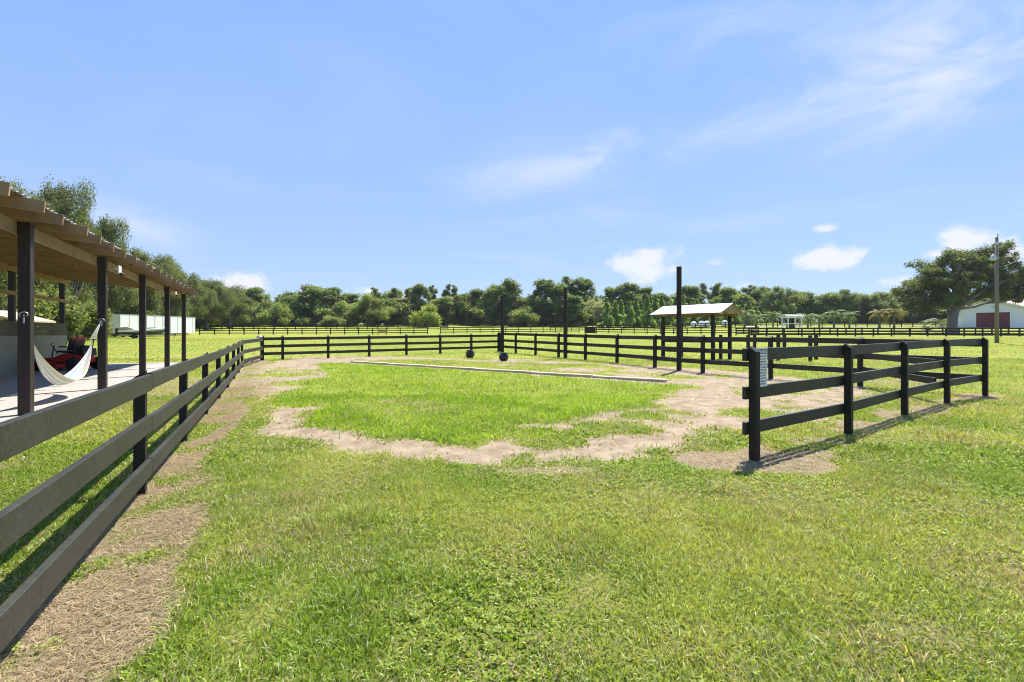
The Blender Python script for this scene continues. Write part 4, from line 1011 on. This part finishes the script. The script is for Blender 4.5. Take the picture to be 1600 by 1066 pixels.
# the oaks closing in on the left
for a in [(-95,250,40,190,'leafy oak at the picture edge above the near end of the barn roof'),
          (-20,280,45,150,'tall oak above the near end of the barn roof'), (42,294,50,115,'oak with an open top just above the barn eave, left of the highest one'),
          (108,296,56,90,'oak with the highest open crown above the first barn post'), (158,350,64,95,'oak behind the second barn post, lower than its left neighbour'),
          (202,384,72,95,'oak rising over the left end of the white trailer'), (243,402,84,90,'oak over the middle of the white trailer'),
          (283,420,96,84,'oak over the right end of the white trailer'), (322,436,108,80,'oak just right of the white trailer'),
          (358,450,122,80,'oak midway between the white trailer and the pen corner')]:
    px, ty_, z, wp, lb = a; plant('oaknear', px, ty_, z, wp, lb, (.80,.80,.78) if px < 250 else (.8,.82,.76), 'oaks lining the left side')
for a in [(70,440,46,100,'pale leafy shrub behind the first barn bay'), (130,462,52,70,'rounded shrub behind the hammock bay'), (212,462,72,60,'bright shrub just behind the white trailer top left'), (10,455,44,80,'shrub seen through the barn at the far left')]:
    px, ty_, z, wp, lb = a; plant('bush', px, ty_, z, wp, lb, (1.0,1.0,.8), 'shrubs behind the open barn')
# the far line, left to right
LINE = [('tall',396,452,150,52,'dark broadleaf tree above the far-left corner of the pen',DK),
 ('bush',431,474,138,46,'pale green rounded tree right of the pen corner',BR), ('tall',455,462,155,45,'low dark tree behind the pale green rounded one',DK),
 ('tall',488,449,150,56,'tallest dark tree of the left part of the far woods',DK), ('tall',518,452,152,50,'dark tree leaning against the tallest of the left woods',DK),
 ('bush',520,492,136,40,'low spreading shrub under the dark left trees',PL), ('tall',546,461,158,52,'even-topped dark tree left of the yellow-green one',DK),
 ('oak',580,462,140,58,'broad yellow-green tree left of the lone small pine top',BR), ('pine',587,451,168,26,'narrow pine top behind the broad yellow-green tree',DK),
 ('tall',604,470,150,40,'dark tree between the broad yellow-green tree and the flat-topped pine',DK), ('pine',614,452,160,34,'flat-topped pine left of the small bright tree',DK),
 ('pine',637,451,162,30,'thin pine above and left of the small bright tree',DK), ('tall',628,468,152,42,'dull green tree left of the small bright tree',PL),
 ('tall',656,447,156,44,'broad-headed tree above the small bright tree',(.95,1,.85)), ('bush',665,474,134,42,'small bright lime-green tree, brightest of the far woods',YG),
 ('pine',676,447,164,26,'pine with a round head right above the small bright tree',DK), ('pine',699,446,166,24,'left one of the twin round-headed pines',DK),
 ('pine',711,446,163,24,'right one of the twin round-headed pines',DK), ('tall',694,466,150,46,'dark tree below the twin round-headed pines',PL),
 ('tall',722,462,152,42,'mixed green tree right of the twin pines',(1,1,.9)), ('tall',748,452,156,46,'pine-like dark tree left of the slim far pole',DK),
 ('tall',774,448,146,46,'dark tree just left of the slim far pole',DK), ('tall',795,440,150,50,'big dark tree behind the slim far pole',(.9,.95,.85)),
 ('bush',818,478,140,44,'lower green tree in the dip between the two highest groups',(1.1,1.15,.9)), ('tall',833,463,154,36,'narrow dark tree in the dip right of the slim pole',DK),
 ('tall',852,440,148,54,'tall dense tree left of the middle pole',(.85,.95,.8)), ('tall',872,443,146,46,'dense green tree directly left of the middle pole',(1,1.1,.85)),
 ('pine',893,433,150,50,'highest pine behind the middle pole',DK), ('tall',912,438,152,44,'tall dark tree right of the middle pole',(.85,.95,.8)),
 ('tall',896,462,142,46,'lower green tree behind the middle pole',(.95,1.05,.8)),
 ('bare',934,466,134,44,'greyish half-bare tree between the middle pole and the shelter',GY_), ('tall',956,452,158,46,'dull tree behind the half-bare grey one',DK),
 ('tall',980,443,156,50,'highest tree between the middle pole and the shelter',DK), ('tall',1006,452,158,46,'dark tree above the left end of the shelter roof',DK),
 ('tall',1032,460,158,40,'dark tree directly left of the tallest dark pole',DK),
 ('tall',1078,447,160,48,'dark tree right behind the tallest dark pole',DK), ('pine',1097,445,166,34,'pine above the left part of the shelter ridge',DK),
 ('pine',1118,443,165,34,'pine above the middle of the shelter ridge',DK), ('tall',1140,449,158,46,'bright-topped tree above the right end of the shelter',(1.2,1.25,.8)),
 ('pine',1171,446,162,34,'dark round-headed pine just right of the shelter',DK), ('tall',1160,462,150,40,'sunlit green tree just right of the shelter',(1.2,1.25,.8)),
 ('tall',1189,449,158,42,'dark tree left of the open-crowned oak',DK), ('oak',1220,446,138,56,'open-crowned oak above the white pergola',(.9,.95,.85)),
 ('tall',1254,459,152,48,'low dark tree right of the white pergola',DK), ('oak',1288,458,150,56,'broad oak behind the leftmost pair of palms',DK),
 ('oak',1312,452,150,54,'broad dark oak midway between the pergola and the big oak',DK), ('tall',1346,462,152,44,'dark tree behind the middle palms',DK),
 ('oak',1373,455,146,60,'broad oak behind the palms nearest the big oak',(.95,1,.85)), ('tall',1408,466,150,50,'dark tree under the left edge of the big oak',DK),
 ('tall',1440,472,150,56,'dark tree seen below the big oak crown on the left',DK), ('tall',1478,470,150,54,'dark tree behind the trunk of the big oak',DK),
 ('tall',1520,470,152,60,'dark tree behind the left slope of the white barn roof',DK), ('oak',1570,455,138,86,'broad oak behind the white barn roof ridge',DK), ('oak',1640,440,138,100,'oak at the right picture edge behind the white barn',DK)]
for (k, px, ty_, z, wp, lb, tint) in LINE: plant(k, px, ty_, z, wp*1.06, lb, tint)
# young pines in front of the middle right woods
for i, px in enumerate(range(948, 1190, 11)):
    z = 124+(i*37 % 11)
    lb = 'young pine %s of the bright pine row behind the shelter' % ('at the left end' if i == 0 else 'at the right end' if i == len(range(948,1190,11))-1 else 'in the left half' if i < 8 else 'in the middle' if i < 14 else 'in the right half')
    plant('sapling', px+random.uniform(-3,3), 462+random.uniform(-2,12)+ (6 if px > 1080 else 0), z, 26, lb, (1.25,1.5,1.0), 'row of young pines, ' + ('left end' if i == 0 else 'right end' if i == len(range(948,1190,11))-1 else 'left half' if i < 8 else 'middle' if i < 14 else 'right half'))
# undergrowth and woods behind, one mass
def thicket(path, n, hmin, hmax, size, seed, name, lb, tint, depth=6):
    r = random.Random(seed); cl = []
    for (x0, y0), (x1, y1) in zip(path[:-1], path[1:]):
        l = math.hypot(x1-x0, y1-y0); k = int(l*2.2)
        for i in range(k):
            t = r.random(); x = x0+(x1-x0)*t+r.uniform(-1,1)*depth*.4; y = y0+(y1-y0)*t+r.uniform(-1,1)*depth*.5
            hh = hmin+(hmax-hmin)*float(fbm(x, y, seed, 3, .07))*1.2; cl.append((x, y, gz(x, y)+r.uniform(.05,1)*hh, r.uniform(1.2,2.4)))
    me = leaf_mesh(name, cl, n, size, seed, M['leaf'], .8); o = bpy.data.objects.new(name, me); col.objects.link(o); o.color = (*tint,1); tag(o, lb, 'woods', kind='stuff')
thicket([px_at(-160,60),px_at(60,72),px_at(180,92),px_at(300,122),px_at(400,160)], 150000, 3.0, 9, .45, 5, 'woodland_undergrowth', 'undergrowth below the oaks on the left', (.75,.78,.66), 9)
thicket([px_at(330,140),px_at(560,150),px_at(800,156),px_at(1000,160),px_at(1250,160),px_at(1700,162)], 260000, 3.0, 9, .6, 6, 'woodland_undergrowth', 'dense undergrowth along the foot of the far woods', (1.08,1.14,.88), 10)
thicket([px_at(200,170),px_at(560,178),px_at(1000,180),px_at(1700,180)], 200000, 6, 12.5, .8, 8, 'distant_woods', 'mass of woods behind the far tree line', (1.0,1.08,.95), 14)

# big spreading oak on the right
oz = 80.0; ox = px_at(1487, oz)[0]; big = empty('live_oak', (ox, oz, gz(ox, oz)-.1), 0, 'huge spreading live oak with a thick forked trunk left of the white barn', 'tree')
rr = random.Random(99); mb = MB(); cl = []
fork = Vector((.25,0,4.0)); mb.tube([(0,0,-.4),(0,0,.3),(.05,0,1.5),(.15,0,2.8),(.25,0,4.1)], [1.15,.85,.72,.72,.85], 14)
ends = [(-5.6,0,5.2),(-6.4,1,7.6),(-5.0,-2,9.8),(-3.4,1,11.6),(-1.2,-2,12.9),(1.4,1,13.2),(3.4,-1,12.4),(-3.6,-3,6.2),(-4.2,3,8.0),(-1.8,-3,8.6),(0,3,9.4),(1.8,-2,10.0),(-2.4,0,10.0),(.6,-1,7.6),
        (5.2,1,13.3),(6.8,-1,13.9),(8.0,0,12.6),(4.2,1,10.6),(7.2,-2,10.2),(9.6,1,9.6),(11.4,-1,10.4),(13.0,1,8.6),(10.4,2,7.2),(12.4,-1,6.6),(14.6,0,9.4),(6.0,0,7.4),(-2.2,0,5.6)]
for e in ends:
    e = Vector(e); pts = limb(mb, fork+Vector((rr.uniform(-.4,.4),rr.uniform(-.3,.3),0)), e, .24, .07, rr, .10, 7)
    for q in range(12):
        c = e + Vector((rr.uniform(-1.8,1.8), rr.uniform(-2.4,2.4), rr.uniform(-1.2,1.3)))
        limb(mb, pts[rr.randint(3,5)], c, .10, .02, rr, .1, 4); cl.append((*c, rr.uniform(.5,1.15)))
mb.build('trunk', M['barklight'], big, smooth=True)
me = leaf_mesh('crown', cl, 115000, .25, 17, M['leaf'], .85); o = bpy.data.objects.new('crown', me); col.objects.link(o); o.parent = big; o.color = (.72,.74,.66,1)

# ------------------------------------------------------------------ palms
def palm_mesh(seed, H, n=22, L0=2.1):
    rr = random.Random(seed); V = []; F = []; T = []
    for k in range(n):
        a = 2*PI*k/n*2.4+rr.uniform(-.2,.2); el0 = rr.uniform(-.1,1.25); l = L0*rr.uniform(.8,1.1); pts = []
        p = Vector((0,0,H)); e = el0
        for i in range(9):
            pts.append(p.copy()); p = p + Vector((math.cos(a)*math.cos(e), math.sin(a)*math.cos(e), math.sin(e)))*l/8; e -= .20
        side = Vector((-math.sin(a), math.cos(a), 0)); tn = rr.random()
        for i in range(1, 9):
            for s_ in (-1, 1):
                for f in (0, .5):
                    c = pts[i].lerp(pts[i-1], f); d = (pts[i]-pts[i-1]).normalized(); ll = L0*.26*(1.15-abs(i/8-.45)); tip = c+side*s_*ll*.8+d*ll*.55+Vector((0,0,-ll*.35))
                    b0_ = len(V); V += [tuple(c-d*.05), tuple(c+d*.05), tuple(tip)]; F.append((b0_, b0_+1, b0_+2)); T += [tn, rr.random()*.8]*1*3 if False else []
                    for _ in range(3): T += [tn, rr.random()*.9, 0, 1]
        for i in range(8):
            b0_ = len(V); V += [tuple(pts[i]-side*.03), tuple(pts[i]+side*.03), tuple(pts[i+1]+side*.02), tuple(pts[i+1]-side*.02)]; F.append((b0_,b0_+1,b0_+2,b0_+3)); T += [.8,.5,0,1]*4
    me = bpy.data.meshes.new('crown'); me.from_pydata(V, [], F); me.update(); k = me.color_attributes.new('tone', 'FLOAT_COLOR', 'POINT'); k.data.foreach_set('color', T); me.materials.append(M['palm']); return me
pal = {h: (palm_mesh(int(h*10), h, 26, l_), h) for h, l_ in ((2.6,2.2),(1.9,2.2),(.7,3.2),(.5,1.4))}
for (px, z, h, s_, lb) in [(1163,100,2.6,1.15,'pale feathery palm just right of the shelter roof'),(1182,98,1.9,1.1,'short palm second right of the shelter roof'),(1208,102,2.6,1.0,'palm immediately left of the white pergola'),
        (1262,97,1.9,1.1,'short palm immediately right of the white pergola'),(1303,98,2.6,1.1,'palm standing third right of the pergola, fuller than its neighbours'),(1327,96,2.6,1.0,'slim palm midway between the pergola and the big oak'),
        (1280,100,1.9,1.05,'short palm in the gap left of the two middle palms'),(1374,95,2.6,1.15,'palm with a browned crown left of the big oak'),(1397,94,2.6,1.15,'green palm next right of the browned one'),(1472,92,.7,1.2,'large low fan of palm fronds beside the big oak trunk'),
        (1449,88,.5,.9,'tiny low palm left of the fan of fronds by the big oak')]:
    x = px_at(px, z)[0]; me, hh = pal[h]; root = empty('palm_tree', (x, z, gz(x, z)-.05), rr.uniform(0,6), lb, 'palm', 'palms on the far lawn'); root.scale = (s_,)*3
    o = bpy.data.objects.new('crown', me); col.objects.link(o); o.parent = root; o.color = (1.3,.85,.6,1) if 'browned' in lb else (1,1,1,1)
    MB().tube([(0,0,-.2),(.03,0,h*.5),(0,0,h+.05)], [.20,.14,.17], 9).build('trunk', M['barklight'], root)

# ------------------------------------------------------------------ humid air over the fields
m = bpy.data.materials.new('humid_air'); m.use_nodes = True; nt = m.node_tree; nt.nodes.clear()
out = N(nt, 'ShaderNodeOutputMaterial'); pv = N(nt, 'ShaderNodeVolumePrincipled'); pv.inputs['Color'].default_value = (.86, .92, 1, 1); pv.inputs['Density'].default_value = .00013; pv.inputs['Anisotropy'].default_value = .2
L(nt, pv.outputs[0], out.inputs['Volume'])
hz = MB().box((0, 1480, 14), (5400, 3240, 60)).build('haze', m); tag(hz, kind='stuff')
